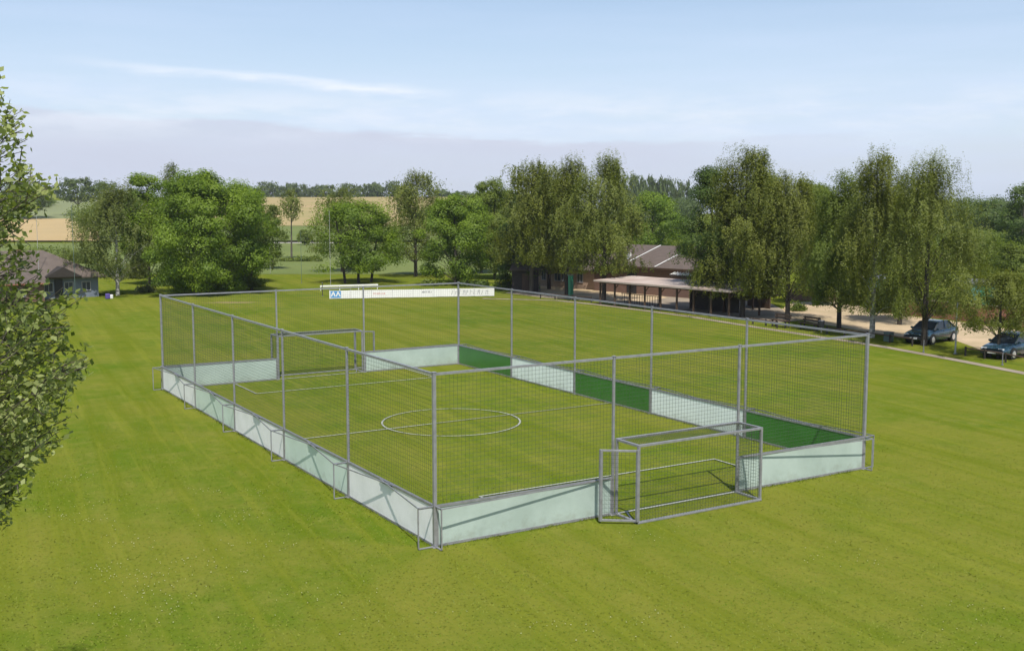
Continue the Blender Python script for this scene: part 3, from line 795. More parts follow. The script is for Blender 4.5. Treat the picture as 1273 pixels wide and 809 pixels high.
    pos[:, 2] = np.where(pos[:, 2] < max(.15, zb * .85), max(.15, zb * .85) + q.random(N) * .8, pos[:, 2])
    size = ls * q.uniform(.65, 1.35, N)
    ct = q.normal(.48, .22, nc)
    tint = ct[idx] + q.normal(0, .10, N)
    np_mesh('crown', quads(pos, nrm, size, .62 if kind != 'birch' else .5, seed), 4, leaf, tint, root)
    # ---- trunk and limbs
    tb = MB(); r0 = max(.06, .0095 * H + .014 * Rr)
    for k in range(trunks):
        sx_ = 0 if trunks == 1 else (k - (trunks - 1) / 2) * Rr * .30
        bend = [pr.uniform(-.25, .25) for _ in range(4)]
        pts = []
        for i in range(7):
            f_ = i / 6
            pts.append((sx_ * (1 + f_ * .8) + lean * f_ * H + math.sin(f_ * 3 + bend[0] * 9) * .12 * f_ + bend[1] * f_ * .5, bend[2] * f_ * .6, f_ * H * .93 - .05))
        tb.tube(pts, [r0 * (1.15 - f_ * 1.05) * (.8 if trunks > 1 else 1) + .012 for f_ in [i / 6 for i in range(7)]], 7)
        base = [Vector(p) for p in pts]
        sel = q.permutation(nc)[:min(nc, 46)]
        for j in sel[k::trunks]:
            c = Vector(cen[j]); hz = max(zb * .7, c.z - .75 * math.hypot(c.x, c.y) - .3)
            f_ = min(.97, hz / (H * .93)) * 6; i0 = int(f_); i1 = min(6, i0 + 1); s = base[i0].lerp(base[i1], f_ - i0)
            mid = s.lerp(c, .5) + Vector((0, 0, .12 * (c - s).length)); rb = r0 * .24 * (1 - .6 * f_ / 6)
            tb.tube([s, mid, c], [rb, rb * .6, .012], 5, False)
    tb.build('trunk', barkm, root)
    return root

A = 'leafy trees along the edge of the field'; B_ = 'birches in front of the clubhouse and drive'
tree(142, 93, 224, 36, 1.6, 'birch', M['leaf_grey'], M['birch_bark'], 'greyish green birch with white trunk beside the brown-roofed house on the left', 'birch_tree', A, 11, .8)
tree(182, 106, 213, 27, 1.0, 'col', M['leaf_maple'], M['bark'], 'round-topped green tree between the grey birch and the big bushy tree', 'broadleaf_tree', A, 12)
tree(215, 112, 199, 17, 4.0, 'birch', M['leaf_grey'], M['bark'], 'feathery pale tree top rising behind the left edge of the big bushy tree', 'poplar_tree', A, 13, .55, spires=2)
tree(256, 95, 214, 68, .35, 'broad', M['leaf_maple'], M['dark_bark'], 'very broad bright green bushy tree reaching down to the grass, left of the white banner', 'maple_tree', A, 14, 1.8, leafpx=2.5)
tree(310, 99, 262, 27, .3, 'broad', M['leaf_mid'], M['bark'], 'lower mid green bush on the right flank of the very broad bushy tree', 'broadleaf_bush', A, 15)
tree(238, 112, 219, 34, .6, 'broad', M['leaf_mid'], M['bark'], 'mid green tree directly behind the left half of the broad bushy tree', 'broadleaf_tree', A, 51, 1.2)
tree(298, 108, 226, 34, .5, 'broad', M['leaf_maple'], M['bark'], 'bright green tree directly behind the right half of the broad bushy tree', 'broadleaf_tree', A, 52, 1.2)
tree(598, 124, 232, 30, 1.0, 'broad', M['leaf_mid'], M['bark'], 'mid green tree in the second row behind the right part of the banner', 'broadleaf_tree', A, 53, 1.1)
tree(337, 132, 254, 17, 1.6, 'broad', M['leaf_mid'], M['bark'], 'small loose tree between the bushy tree and the slim meadow tree', 'broadleaf_tree', A, 16, .8)
tree(361, 158, 235, 11, 6.0, 'birch', M['leaf_olive'], M['bark'], 'slim tree with long bare trunk standing before the ripening field', 'birch_tree', A, 17, .6, spires=1)
tree(378, 212, 285, 9, .4, 'broad', M['leaf_mid'], M['bark'], 'small round bush beside the pale country road', 'round_bush', A, 18)
tree(444, 108, 249, 49, 1.35, 'broad', M['leaf_maple'], M['dark_bark'], 'spreading bright green tree with several dark stems behind the blue end of the white banner', 'maple_tree', A, 19, 1.0, trunks=3)
tree(424, 126, 231, 31, 2.5, 'birch', M['leaf_olive'], M['dark_bark'], 'thin brownish tree rising behind the spreading bright green tree', 'birch_tree', A, 20, .6)
tree(516, 118, 210, 33, 2.2, 'birch', M['leaf_olive'], M['bark'], 'tall brownish olive birch between two bright green trees behind the banner', 'birch_tree', A, 21, .85)
tree(566, 106, 240, 41, .5, 'col', M['leaf_maple'], M['bark'], 'bright green tree leafy to the ground behind the middle of the white banner', 'maple_tree', A, 22, 1.1)
tree(615, 114, 222, 32, .8, 'broad', M['leaf_mid'], M['bark'], 'mid green tree left of the three tall birches by the clubhouse', 'broadleaf_tree', A, 23)
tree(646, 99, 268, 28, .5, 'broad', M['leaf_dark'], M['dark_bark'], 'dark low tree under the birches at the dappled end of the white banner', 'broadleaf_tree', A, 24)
tree(661, 95, 195, 34, 3.0, 'birch', M['leaf_birch'], M['bark'], 'left one of the three tall birches in front of the clubhouse wing', 'birch_tree', B_, 25, 1.0)
tree(705, 92, 191, 33, 3.0, 'birch', M['leaf_birch'], M['dark_bark'], 'middle one of the three tall birches, above the green column', 'birch_tree', B_, 26, 1.0)
tree(752, 88, 188, 36, 2.6, 'birch', M['leaf_olive'], M['dark_bark'], 'right one of the three tall birches, beside the left end of the canopy', 'birch_tree', B_, 27, 1.05)
tree(812, 135, 238, 34, 1.0, 'broad', M['leaf_maple'], M['bark'], 'bright green round tree standing behind the clubhouse roof', 'broadleaf_tree', A, 28)
tree(886, 79, 206, 42, 1.3, 'broad', M['leaf_dark'], M['dark_bark'], 'dark green tree with dense foliage over the right end of the clubhouse roof', 'broadleaf_tree', A, 29, 1.1)
tree(926, 75, 178, 42, 1.5, 'birch', M['leaf_birch'], M['dark_bark'], 'tall birch with pointed top at the right end of the canopy', 'birch_tree', B_, 30, 1.1)
tree(983, 73, 214, 42, 1.9, 'birch', M['leaf_birch'], M['dark_bark'], 'round-headed birch behind the two wooden benches', 'birch_tree', B_, 31, 1.1)
tree(1048, 67, 210, 33, 1.8, 'birch', M['leaf_mid'], M['dark_bark'], 'dark stemmed birch left of the birch with the white trunk', 'birch_tree', B_, 32, 1.1)
tree(1090, 63, 180, 33, 1.7, 'birch', M['leaf_birch'], M['birch_bark'], 'birch with thin white trunk and pointed top by the low rail', 'birch_tree', B_, 33, 1.1)
tree(1156, 59.5, 187, 50, 1.9, 'birch', M['leaf_olive'], M['dark_bark'], 'large olive green birch hanging over the dark car next to it', 'birch_tree', B_, 34, 1.15)
tree(1250, 54.5, 338, 42, 1.5, 'birch', M['leaf_birch'], M['dark_bark'], 'low weeping tree in front of the car at the right edge', 'weeping_tree', B_, 35, 1.0, spires=2)
tree(1216, 92, 288, 42, .8, 'birch', M['leaf_mid'], M['bark'], 'pale green weeping tree behind the red brick wall', 'weeping_tree', A, 36, 1.0)
tree(1118, 74, 345, 20, 1.0, 'birch', M['leaf_mid'], M['dark_bark'], 'small tree between the sandy drive and the red brick wall', 'broadleaf_tree', A, 37, 1.0, spires=0)
tree(955, 82, 212, 32, 1.2, 'broad', M['leaf_mid'], M['dark_bark'], 'green tree filling the gap between the tall pointed birch and the benches birch', 'broadleaf_tree', A, 54, 1.0)
tree(1020, 84, 228, 30, 1.6, 'broad', M['leaf_mid'], M['dark_bark'], 'green tree behind the sandy drive, just right of the benches birch', 'broadleaf_tree', A, 55, 1.0)
tree(1124, 70, 212, 27, 2.4, 'birch', M['leaf_birch'], M['dark_bark'], 'birch between the white trunked birch and the large olive birch', 'birch_tree', B_, 56, 1.0)
tree(683, 100, 212, 30, 1.8, 'birch', M['leaf_birch'], M['dark_bark'], 'birch behind and between the left and middle tall birches', 'birch_tree', B_, 57, 1.0)
tree(1222, 165, 250, 32, 1.0, 'broad', M['leaf_dark'], M['bark'], 'dark rounded tree in the distance right of the large olive birch', 'broadleaf_tree', A, 38)
tree(1272, 118, 229, 26, 1.0, 'broad', M['leaf_dark'], M['bark'], 'very dark tree cut by the right edge of the picture', 'broadleaf_tree', A, 39)
tree(1015, 150, 226, 36, 1.0, 'broad', M['leaf_mid'], M['bark'], 'green tree behind the gap between the benches birch and its right neighbour', 'broadleaf_tree', A, 40)
tree(1262, 84, 300, 22, .6, 'broad', M['leaf_mid'], M['bark'], 'light green bush at the right edge above the brick wall', 'broadleaf_bush', A, 41)
tree(97, 345, 221, 24, 5.0, 'broad', M['leaf_far'], M['bark'], 'lone round tree on the hill above the left house', 'broadleaf_tree', A, 42, 1.0, leafpx=2.2)
tree(30, 330, 228, 30, 3.0, 'broad', M['leaf_far'], M['bark'], 'hill tree half hidden behind the leafy branches on the left', 'broadleaf_tree', A, 43, 1.0, leafpx=2.2)
tree(132, 360, 226, 18, 3.0, 'broad', M['leaf_far'], M['bark'], 'small hill tree between the lone round tree and the grey birch', 'broadleaf_tree', A, 44, 1.0, leafpx=2.2)

# low bushes and hedges
def bush(px, D, top, hw, leaf, label, name='bush', seed=1, dens=1.0, long=0.0):
    loc = at(px, D); H = Zat(top, D) - loc.z; Rr = hw * D / F
    q = np.random.default_rng(seed); ls = 2.4 * D / F
    N = int(np.clip(2 * Rr * H / (ls * ls * .34) * 5 * dens, 800, 20000))
    nb_ = max(3, int(Rr / max(H, .3) * 5)); cx = q.uniform(-1, 1, nb_) * Rr * .85; cy = q.normal(0, .25, nb_) * H
    hh = H * q.uniform(.55, 1.0, nb_)
    i = q.integers(0, nb_, N); d = q.normal(size=(N, 3)); d /= np.linalg.norm(d, axis=1, keepdims=True); d[:, 2] = abs(d[:, 2])
    r = q.random(N) ** .35
    lump = 1 + .25 * np.sin(d[:, 0] * 7 + i) * np.sin(d[:, 1] * 6) 
    loc2 = np.stack([cx[i] + d[:, 0] * r * hh[i] * .8 * lump, cy[i] + d[:, 1] * r * hh[i] * .8, d[:, 2] * r * hh[i] * lump + .05], 1)
    pos = np.outer(loc2[:, 0], np.array(RTH)) + np.outer(loc2[:, 1], np.array(FWH)); pos[:, 2] += loc2[:, 2]
    root = empty(name, loc, 0, label, 'hedge' if 'hedge' in name else 'bush')
    np_mesh('foliage', quads(pos, d + q.normal(size=(N, 3)) * .4, ls * q.uniform(.6, 1.4, N), .6, seed), 4, leaf, q.normal(.5, .15, nb_)[i] + q.normal(0, .17, N), root)
    for k in range(nb_): st = MB(); st.tube([(RTH * float(cx[k]) + FWH * float(cy[k])), (RTH * float(cx[k]) + FWH * float(cy[k])) + Vector((0, 0, float(hh[k]) * .7))], [.05, .02], 5); st.build('stem', M['dark_bark'], root)
    return root
bush(78, 145, 299, 44, M['leaf_mid'], 'green hedge behind the roof of the left house', 'hedge', 60)
bush(176, 97, 350, 15, M['reed'], 'tuft of tall pale weeds between the grey birch and the big bushy tree', 'weed_bush', 61, .7)
bush(372, 150, 317, 34, M['leaf_mid'], 'dark low hedge crossing the meadow below the country road', 'hedge', 62)
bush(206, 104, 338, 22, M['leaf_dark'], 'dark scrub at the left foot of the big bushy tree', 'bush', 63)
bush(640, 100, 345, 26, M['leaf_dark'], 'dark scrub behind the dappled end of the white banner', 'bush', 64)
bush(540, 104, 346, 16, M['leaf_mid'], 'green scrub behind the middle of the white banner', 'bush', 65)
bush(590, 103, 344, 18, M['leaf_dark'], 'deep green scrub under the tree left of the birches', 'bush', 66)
bush(1000, 79, 372, 14, M['leaf_mid'], 'leafy scrub beside the left side of the sandy drive', 'bush', 67)
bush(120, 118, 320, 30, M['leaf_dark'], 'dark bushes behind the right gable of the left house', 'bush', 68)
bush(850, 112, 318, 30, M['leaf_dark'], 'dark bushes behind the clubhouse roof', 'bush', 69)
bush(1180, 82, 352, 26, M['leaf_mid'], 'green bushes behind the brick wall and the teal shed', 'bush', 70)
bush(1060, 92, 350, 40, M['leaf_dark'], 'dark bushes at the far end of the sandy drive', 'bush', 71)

# ridge trees: one prototype each of three shapes, copied with their parts
RG = 'trees along the far ridge'
ridge = [(322, 238, 10, 505), (334, 227, 13, 530), (350, 232, 9, 535), (363, 229, 8, 535), (377, 230, 8, 535), (390, 233, 9, 535), (404, 231, 11, 538), (432, 229, 12, 538), (446, 231, 9, 538),
         (466, 229, 11, 540), (488, 226, 9, 540), (498, 231, 9, 540), (548, 236, 10, 540), (560, 240, 9, 540), (574, 238, 10, 540), (590, 241, 9, 540), (604, 240, 9, 540), (632, 238, 9, 530),
         (786, 220, 12, 440), (800, 222, 11, 445), (816, 224, 12, 450), (833, 225, 11, 450), (850, 227, 11, 450), (770, 226, 11, 450),
         (62, 232, 14, 470), (20, 234, 16, 470)]
words = ['leftmost', 'second', 'third', 'fourth', 'fifth', 'sixth', 'seventh', 'eighth', 'ninth', 'tenth', 'eleventh', 'twelfth', 'thirteenth', 'fourteenth', 'fifteenth', 'sixteenth', 'seventeenth', 'eighteenth',
         'nineteenth', 'twentieth', 'twenty-first', 'twenty-second', 'twenty-third', 'rightmost']
protos = {}
order = sorted(range(len(ridge)), key=lambda i: ridge[i][0])
for n_, i in enumerate(order):
    px, top, hw, D = ridge[i]
    loc = at(px, D); H = Zat(top, D) - loc.z; Rr = hw * 1.15 * D / F
    if px < 100: lab = 'far ridge tree seen through the leafy branches, ' + ('at the left edge' if px < 40 else 'above the tan field')
    elif px < 300: lab = 'far ridge tree'
    else: lab = words[min(23, n_ - 2)] + ' far ridge tree counted from the left, right of the broad bushy tree'
    k = n_ % 3
    if k not in protos:
        protos[k] = (tree(px, D, top, hw * 1.15, .1, 'broad', M['leaf_far'], M['bark'], lab, 'ridge_tree', RG, 80 + k, 1.0, leafpx=2.0), H, Rr)
    else:
        p, h0, r0_ = protos[k]
        c = dup(p, loc, rnd.uniform(0, 6.28), lab); c.scale = (Rr / r0_, Rr / r0_, H / h0)

def far_wood(name, spans, leaf, label, seed):
    """distant wood that reads as one mass: many crowns of leaf clumps"""
    q = np.random.default_rng(seed); V = []; T = []
    for x0, x1, y0, y1, D0, D1, n in spans:
        for _ in range(n):
            f_ = q.random(); px = x0 + (x1 - x0) * f_; D = q.uniform(D0, D1); loc = at(px, D)
            top = y0 + (y1 - y0) * f_ + q.uniform(0, 5); H = max(4, Zat(top, D0) - loc.z) * q.uniform(.85, 1.0); Rr = q.uniform(3.6, 5.8)
            m_ = 620; d = q.normal(size=(m_, 3)); d /= np.linalg.norm(d, axis=1, keepdims=True)
            s = q.random(m_) ** .3; lump = 1 + .2 * np.sin(d[:, 0] * 6 + f_ * 40) * np.sin(d[:, 2] * 7)
            pos = d * (s * lump)[:, None] * np.array([Rr, Rr, H * .46]) + np.array([loc.x, loc.y, loc.z + H * .54])
            V.append(quads(pos, d + q.normal(size=(m_, 3)) * .35, q.uniform(.6, 1.3, m_) * D * 2.3 / F, .65, int(q.integers(1e6)))); T.append(q.normal(.45, .2) + q.normal(0, .15, m_))
    o = np_mesh(name, np.concatenate(V), 4, leaf, np.concatenate(T)); o['kind'] = 'stuff'; tag(o, label)
far_wood('distant_wood', [(760, 870, 236, 240, 330, 400, 46), (930, 1090, 234, 236, 300, 360, 44), (1090, 1320, 236, 238, 250, 330, 90), (640, 700, 244, 244, 420, 480, 12)], M['leaf_far'], 'distant wood on the low hill behind the clubhouse and birches', 91)
far_wood('woodland_edge', [(100, 240, 246, 250, 230, 300, 40), (525, 640, 252, 254, 240, 320, 40), (-60, 60, 240, 246, 380, 440, 24), (860, 960, 262, 262, 140, 200, 24), (960, 1330, 282, 290, 110, 170, 70), (770, 900, 272, 276, 170, 230, 24)], M['leaf_mid'], 'belt of woodland behind the trees at the edge of the field', 92)

# ---- the foreground tree whose branches reach in from the left
def front_tree():
    D0 = 11.5; q = np.random.default_rng(5); pr = random.Random(5)
    base = at(-330, D0); base.z = 0
    root = empty('foreground_tree', base, 0, 'close leafy tree reaching into the picture from the left edge', 'tree')
    b2 = np.array(base)
    # tips of the boughs, given where the branches end: (px, py, reach weight, depth)
    prof = [(95, 2), (120, 12), (145, 34), (165, 38), (185, 26), (205, 50), (222, 70), (240, 56), (262, 52), (285, 30), (305, 38), (325, 50), (345, 60), (362, 112), (378, 70), (395, 92), (415, 88), (435, 102), (450, 125), (465, 100), (485, 82), (505, 92), (520, 88), (545, 82), (560, 60), (580, 52), (600, 34), (618, 20), (638, 6)]
    tips = []
    for i, (py, px) in enumerate(prof):
        for k in range(3):
            back = pr.choice([0, .1, .3, .5]) if k else 0
            D = D0 + pr.uniform(-1.3, 1.3)
            tips.append((px - back * 60 - pr.uniform(4, 12), py + pr.uniform(-8, 8), D))
    for _ in range(105):
        py = pr.uniform(110, 640) if pr.random() < .35 else pr.uniform(320, 600); lim = np.interp(py, [a for a, b in prof], [b for a, b in prof])
        tips.append((lim - pr.uniform(10, 260) * (1 if py > 300 else .8), py, D0 + pr.uniform(-2.2, 2.2)))
    tb = MB(); cen = []
    trunk = [Vector((0, 0, -.05)), Vector((.1, .05, 2.5)), Vector((.0, .1, 5)), Vector((.15, .1, 7.4)), Vector((.1, 0, 9.6))]
    tb.tube(trunk, [.30, .25, .19, .12, .05], 10)
    def leafs(p, d, L, n):
        for _ in range(n):
            f_ = pr.random(); cen.append((p + d * L * f_ + Vector([pr.gauss(0, .055) for _ in range(3)]), d))
    for px, py, D in tips:
        t = P(px, py, D) - Vector(base)
        hz = max(1.8, min(9.3, t.z - .85 * math.hypot(t.x, t.y)))
        s = trunk[0].lerp(trunk[-1], hz / 9.6); s = Vector((.08, .05, hz))
        mid = s.lerp(t, .55) + Vector((pr.uniform(-.15, .15), pr.uniform(-.15, .15), .25))
        tb.tube([s, s.lerp(mid, .5) + Vector((0, 0, .12)), mid, mid.lerp(t, .5) + Vector((0, 0, .06)), t], [.022, .014, .009, .006, .003], 5, False)
        out = (t - mid).normalized()
        for _ in range(7):
            st = mid.lerp(t, pr.uniform(.35, 1.0)); d = (out + Vector([pr.gauss(0, .65) for _ in range(3)]) + Vector((0, 0, -.12))).normalized()
            L = pr.uniform(.12, .34)
            if P_inside(st + d * L + Vector(base), prof):
                tb.tube([st, st + d * L], [.006, .003], 4, False); leafs(st, d, L, pr.randint(8, 13))
        leafs(mid.lerp(t, .6), out, (t - mid).length * .4, 9)
    C = np.array([c for c, d in cen]); N = len(C)
    nr = q.normal(size=(N, 3)) * .7 + np.array([0, 0, .8])
    ct = .5 + .25 * np.sin(C[:, 0] * 2.1 + C[:, 2] * 1.7) + q.normal(0, .25, N)
    np_mesh('crown', quads(C, nr, q.uniform(.055, .10, N), .6, 3), 4, M['leaf_front'], ct, root)
    tb.build('trunk', M['bark'], root)
def P_inside(p, prof):
    X, D = toXD(p); k = D; u = X / k
    v = (p.z - CZ) / D
    vv = (v * CP + SP) / (CP - v * SP); py = 404.5 - F * vv; px = 636.5 + F * u * (CP + SP * vv)
    lim = np.interp(py, [a for a, b in prof], [b for a, b in prof])
    return px < lim + 6
front_tree()

# ------------------------------------------------------------------ buildings
def frame2(p, q):
    """local frame: origin p, x axis along p->q"""
    d = Vector((q.x - p.x, q.y - p.y)); return math.atan2(d.y, d.x), d.length
def hip_roof(mb, x0, x1, y0, y1, ze, zr, hipl, hipr, oh=.35, th=.12):
    x0 -= oh; x1 += oh; y0 -= oh; y1 += oh; ym = (y0 + y1) / 2
    v = [(x0, y0, ze), (x1, y0, ze), (x1, y1, ze), (x0, y1, ze), (x0 + hipl, ym, zr), (x1 - hipr, ym, zr)]
    v += [(a, b, c - th) for a, b, c in v[:4]]
    mb.add(v, [(0, 1, 5, 4), (1, 2, 5), (2, 3, 4, 5), (3, 0, 4), (6, 7, 1, 0), (7, 8, 2, 1), (8, 9, 3, 2), (9, 6, 0, 3), (9, 8, 7, 6)])
def window(parent, x, z, w, h, y, glass='glass'):
    fr = MB(); t = .06
    fr.box((x, y - .02, z + h / 2 - t / 2), (w, .07, t)); fr.box((x, y - .02, z - h / 2 + t / 2), (w, .07, t))
    for s in (-1, 0, 1): fr.box((x + s * (w / 2 - t / 2), y - .02, z), (t if s else .04, .07, h - 2 * t))
    o = fr.build('window', M['frame_paint'], parent)
    g = MB(); g.box((x, y + .0, z), (w - .02, .03, h - .02)); g.build('pane', M[glass], o)

# clubhouse: long wing (left, behind the birches) and main block
A0, A1 = at(668, 105), at(905, 88)
rz, L = frame2(A0, A1)
club = empty('clubhouse', (A0.x, A0.y, 0), rz, 'low brick clubhouse with brown roof behind the canopy and birches', 'building')
wing = 8.2
w_ = MB(); w_.box((wing / 2, 3.0, .85), (wing, 6.0, 1.7)); w_.build('wall', M['tan_brick'], club)['label'] = 'tan brick wing wall'
w_ = MB(); w_.box((wing + (L - wing) / 2 + .0015, 3.6, 1.17), (L - wing, 8.2, 2.34)); w_.build('wall', M['brown_brick'], club)['label'] = 'dark brown brick wall'
r_ = MB(); hip_roof(r_, 0, wing, 0, 6.0, 1.8, 3.1, 2.6, 0.2); r_.build('roof', M['roof'], club)
r_ = MB(); hip_roof(r_, wing, L + 1, -.5, 7.7, 2.42, 4.12, 1.0, 3.4); rf = r_.build('roof', M['roof'], club)
for f_ in (.30, .56):
    s = MB(); x = wing + (L - wing) * f_
    s.bar((x - .55, -.90, 2.50), (x + .05, 3.5, 4.14), .07, .05); s.build('seam', M['whitepaint'], rf)
for x, ww in ((1.0, .62), (2.9, .9), (3.75, .55), (5.9, .8)): window(club, x, 1.05, ww, .95, -.01)
d_ = MB(); d_.box((wing + 4.6, -.53, 1.0), (1.1, .06, 2.0)); d_.build('door', M['dark'], club)
window(club, wing + 2.0, 1.95, .8, .45, -.52)
f = MB(); f.box((L / 2 + wing / 2 + .5, -.87, 2.35), (L - wing + 1.6, .03, .13)); f.build('fascia', M['wood'], club)
# satellite dish on the roof edge
dl = P(781, 318, 90)
dish = empty('satellite_dish', (dl.x, dl.y, dl.z - .25), 0, 'small white dish at the left end of the clubhouse roof', 'dish')
b = MB(); n = 14; vs = [(0, .06, .3)]
for ring in (1, 2):
    for k in range(n):
        a = 2 * math.pi * k / n; r = .16 * ring; vs.append((r * math.cos(a), .06 - .05 * ring ** 2 * .5, .3 + r * math.sin(a)))
fs = [(0, 1 + k, 1 + (k + 1) % n) for k in range(n)] + [(1 + k, 1 + n + k, 1 + n + (k + 1) % n, 1 + (k + 1) % n) for k in range(n)]
b.add(vs, fs); b.build('reflector', M['whitepaint'], dish)
b = MB(); b.tube([(0, .08, -.05), (0, .08, .3)], .02, 6); b.tube([(0, .07, .12), (0, -.25, .22)], .012, 6); b.build('bracket', M['steel_dark'], dish)

# canopy with timber posts
C0, C1 = G(745, 378.5), G(908, 396)
rz2, L2 = frame2(C0, C1)
can = empty('canopy', (C0.x, C0.y, 0), rz2, 'long flat canopy with pale roof and brown wooden posts in front of the clubhouse', 'canopy')
r_ = MB(); dp = 3.8
r_.add([(-.3, -.3, 1.84), (L2 + .3, -.3, 1.84), (L2 + .3, dp, 2.02), (-.3, dp, 2.02), (-.3, -.3, 1.93), (L2 + .3, -.3, 1.93), (L2 + .3, dp, 2.10), (-.3, dp, 2.10)],
       [(3, 2, 1, 0), (4, 5, 6, 7), (0, 1, 5, 4), (1, 2, 6, 5), (2, 3, 7, 6), (3, 0, 4, 7)])
r_.build('roof', M['canopy'], can)
b = MB(); b.box((L2 / 2, -.335, 1.87), (L2 + .6, .05, .12)); b.build('fascia', M['canopy'], can)
b = MB(); b.box((L2 / 2, .02, 1.76), (L2, .09, .12)); b.box((L2 / 2, dp - .6, 2.0), (L2, .09, .12)); b.build('beam', M['wood'], can)
for i in range(9):
    x = L2 * i / 8 * .98 + .1
    p = MB(); p.box((x, .02, .85), (.11, .11, 1.70)); p.bar((x + .06, .02, 1.35), (x + .38, .02, 1.68), .05); p.build('post', M['wood'], can)
for i in range(5):
    p = MB(); p.box((L2 * i / 4 * .98 + .1, dp - .6, .96), (.11, .11, 1.92)); p.build('post', M['wood'], can)
p = MB(); p.box((L2 * .66, dp - .45, .95), (L2 * .36, .06, 1.9)); p.build('back_panel', M['wood_dark'], can)
p = MB()
for k in range(15): p.box((L2 * .05 + k * .28, dp - 2.0, .42), (.03, .03, .8))
p.box((L2 * .05 + 1.96, dp - 2.0, .84), (4.1, .05, .05)); p.build('railing', M['wood'], can)
# flower box on the wall above the canopy
fb = P(847, 342.5, 84.0)
box = empty('flower_box', (fb.x, fb.y, 2.10), rz2, 'row of white flowers in a box at the back edge of the canopy roof', 'flower box')
b = MB(); b.box((0, .1, .1), (2.4, .28, .2)); b.build('trough', M['wood'], box)
q = np.random.default_rng(3); c = np.stack([q.uniform(-1.15, 1.15, 420), q.normal(.1, .1, 420), .22 + np.abs(q.normal(0, .1, 420))], 1)
np_mesh('blossoms', quads(c, q.normal(size=(420, 3)) + np.array([0, -.5, .6]), q.uniform(.06, .11, 420), .9, 4), 4, M['flower'], None, box)

# wooden shelter right of the canopy
S0, S1 = at(917, 83), at(942, 80.5)
rz3, L3 = frame2(S0, S1)
sh = empty('shelter', (S0.x, S0.y, 0), rz3, 'small brown wooden shelter at the right end of the canopy', 'shelter')
b = MB(); b.box((L3 / 2, 1.2, .85), (L3 + .3, .08, 1.7)); b.build('wall', M['wood'], sh)
b = MB(); b.box((L3 / 2, .6, 1.78), (L3 + .8, 2.0, .1)); b.build('roof', M['roof'], sh)
for x in (0, L3): b = MB(); b.box((x, -.2, .86), (.1, .1, 1.72)); b.build('post', M['wood'], sh)

# storage shed at the dappled end of the banner
s0 = at(667, 97.0)
sd = empty('storage_shed', (s0.x, s0.y, 0), YAW, 'dark brown shed under the trees at the left end of the clubhouse', 'shed')
b = MB(); b.box((-1.0, 1.0, .95), (2.4, 2.0, 1.9)); b.build('wall', M['wood_dark'], sd)
b = MB(); hip_roof(b, -2.2, .2, 0, 2.0, 1.98, 2.6, .3, .3, .2, .08); b.build('roof', M['roof'], sd)
b = MB(); b.box((-.9, -.02, .85), (.8, .04, 1.6)); b.build('door', M['wood'], sd)

# house on the left
H0, H1 = at(-45, 86), at(118, 92)
rz4, L4 = frame2(H0, H1)
hs = empty('bungalow', (H0.x, H0.y, 0), rz4, 'low house with grey-brown hipped roof at the left, behind the leafy branches', 'house')
b = MB(); b.box((L4 / 2, 3.2, .85), (L4, 6.4, 1.7)); b.build('wall', M['render_blue_shaded'], hs)
r_ = MB(); hip_roof(r_, 0, L4, 0, 6.4, 1.80, 3.92, 2.0, 4.2, .6, .12); rf = r_.build('roof', M['roof_grey'], hs)
b = MB(); b.box((L4 * .46, 3.2, 3.95), (.42, .42, .55)); b.box((L4 * .46, 3.2, 4.26), (.52, .52, .08)); b.build('chimney', M['red_brick'], rf)
b = MB(); b.box((L4 * .26, -1.0, .72), (L4 * .52, 2.0, 1.44)); b.build('wall', M['brown_brick'], hs)['label'] = 'brown brick front wing wall'
r_ = MB(); r_.add([(-.5, -2.4, 1.50), (L4 * .52 + .3, -2.4, 1.50), (L4 * .52 + .3, 2.0, 2.75), (-.5, 2.0, 2.75), (-.5, -2.4, 1.40), (L4 * .52 + .3, -2.4, 1.40), (L4 * .52 + .3, 2.0, 2.65), (-.5, 2.0, 2.65)],
                 [(0, 1, 2, 3), (7, 6, 5, 4), (4, 5, 1, 0), (5, 6, 2, 1), (6, 7, 3, 2), (7, 4, 0, 3)])
r_.build('roof', M['roof_grey'], hs)
b = MB(); b.tube([(-.5, -2.45, 1.43), (L4 * .52 + .3, -2.45, 1.43)], .06, 8); b.build('gutter', M['orange'], hs)
for x in (L4 * .60, L4 * .76, L4 * .9): window(hs, x, .95, .75, .8, -.01)
b = MB(); b.box((L4 * .68, -.02, .80), (.65, .05, 1.6)); b.build('door', M['dark'], hs)
for x in (L4 * .12, L4 * .34): window(hs, x, .75, .8, .7, -2.01)
# gabled porch on the house
b = MB(); gx = L4 * .70
b.add([(gx - 1.5, -.9, 1.82), (gx + 1.5, -.9, 1.82), (gx, -.9, 2.65), (gx - 1.5, 1.6, 1.82), (gx + 1.5, 1.6, 1.82), (gx, 1.6, 2.65)], [(0, 1, 2), (0, 2, 5, 3), (1, 4, 5, 2), (0, 3, 4, 1)])
b.build('gable', M['wood_dark'], hs)

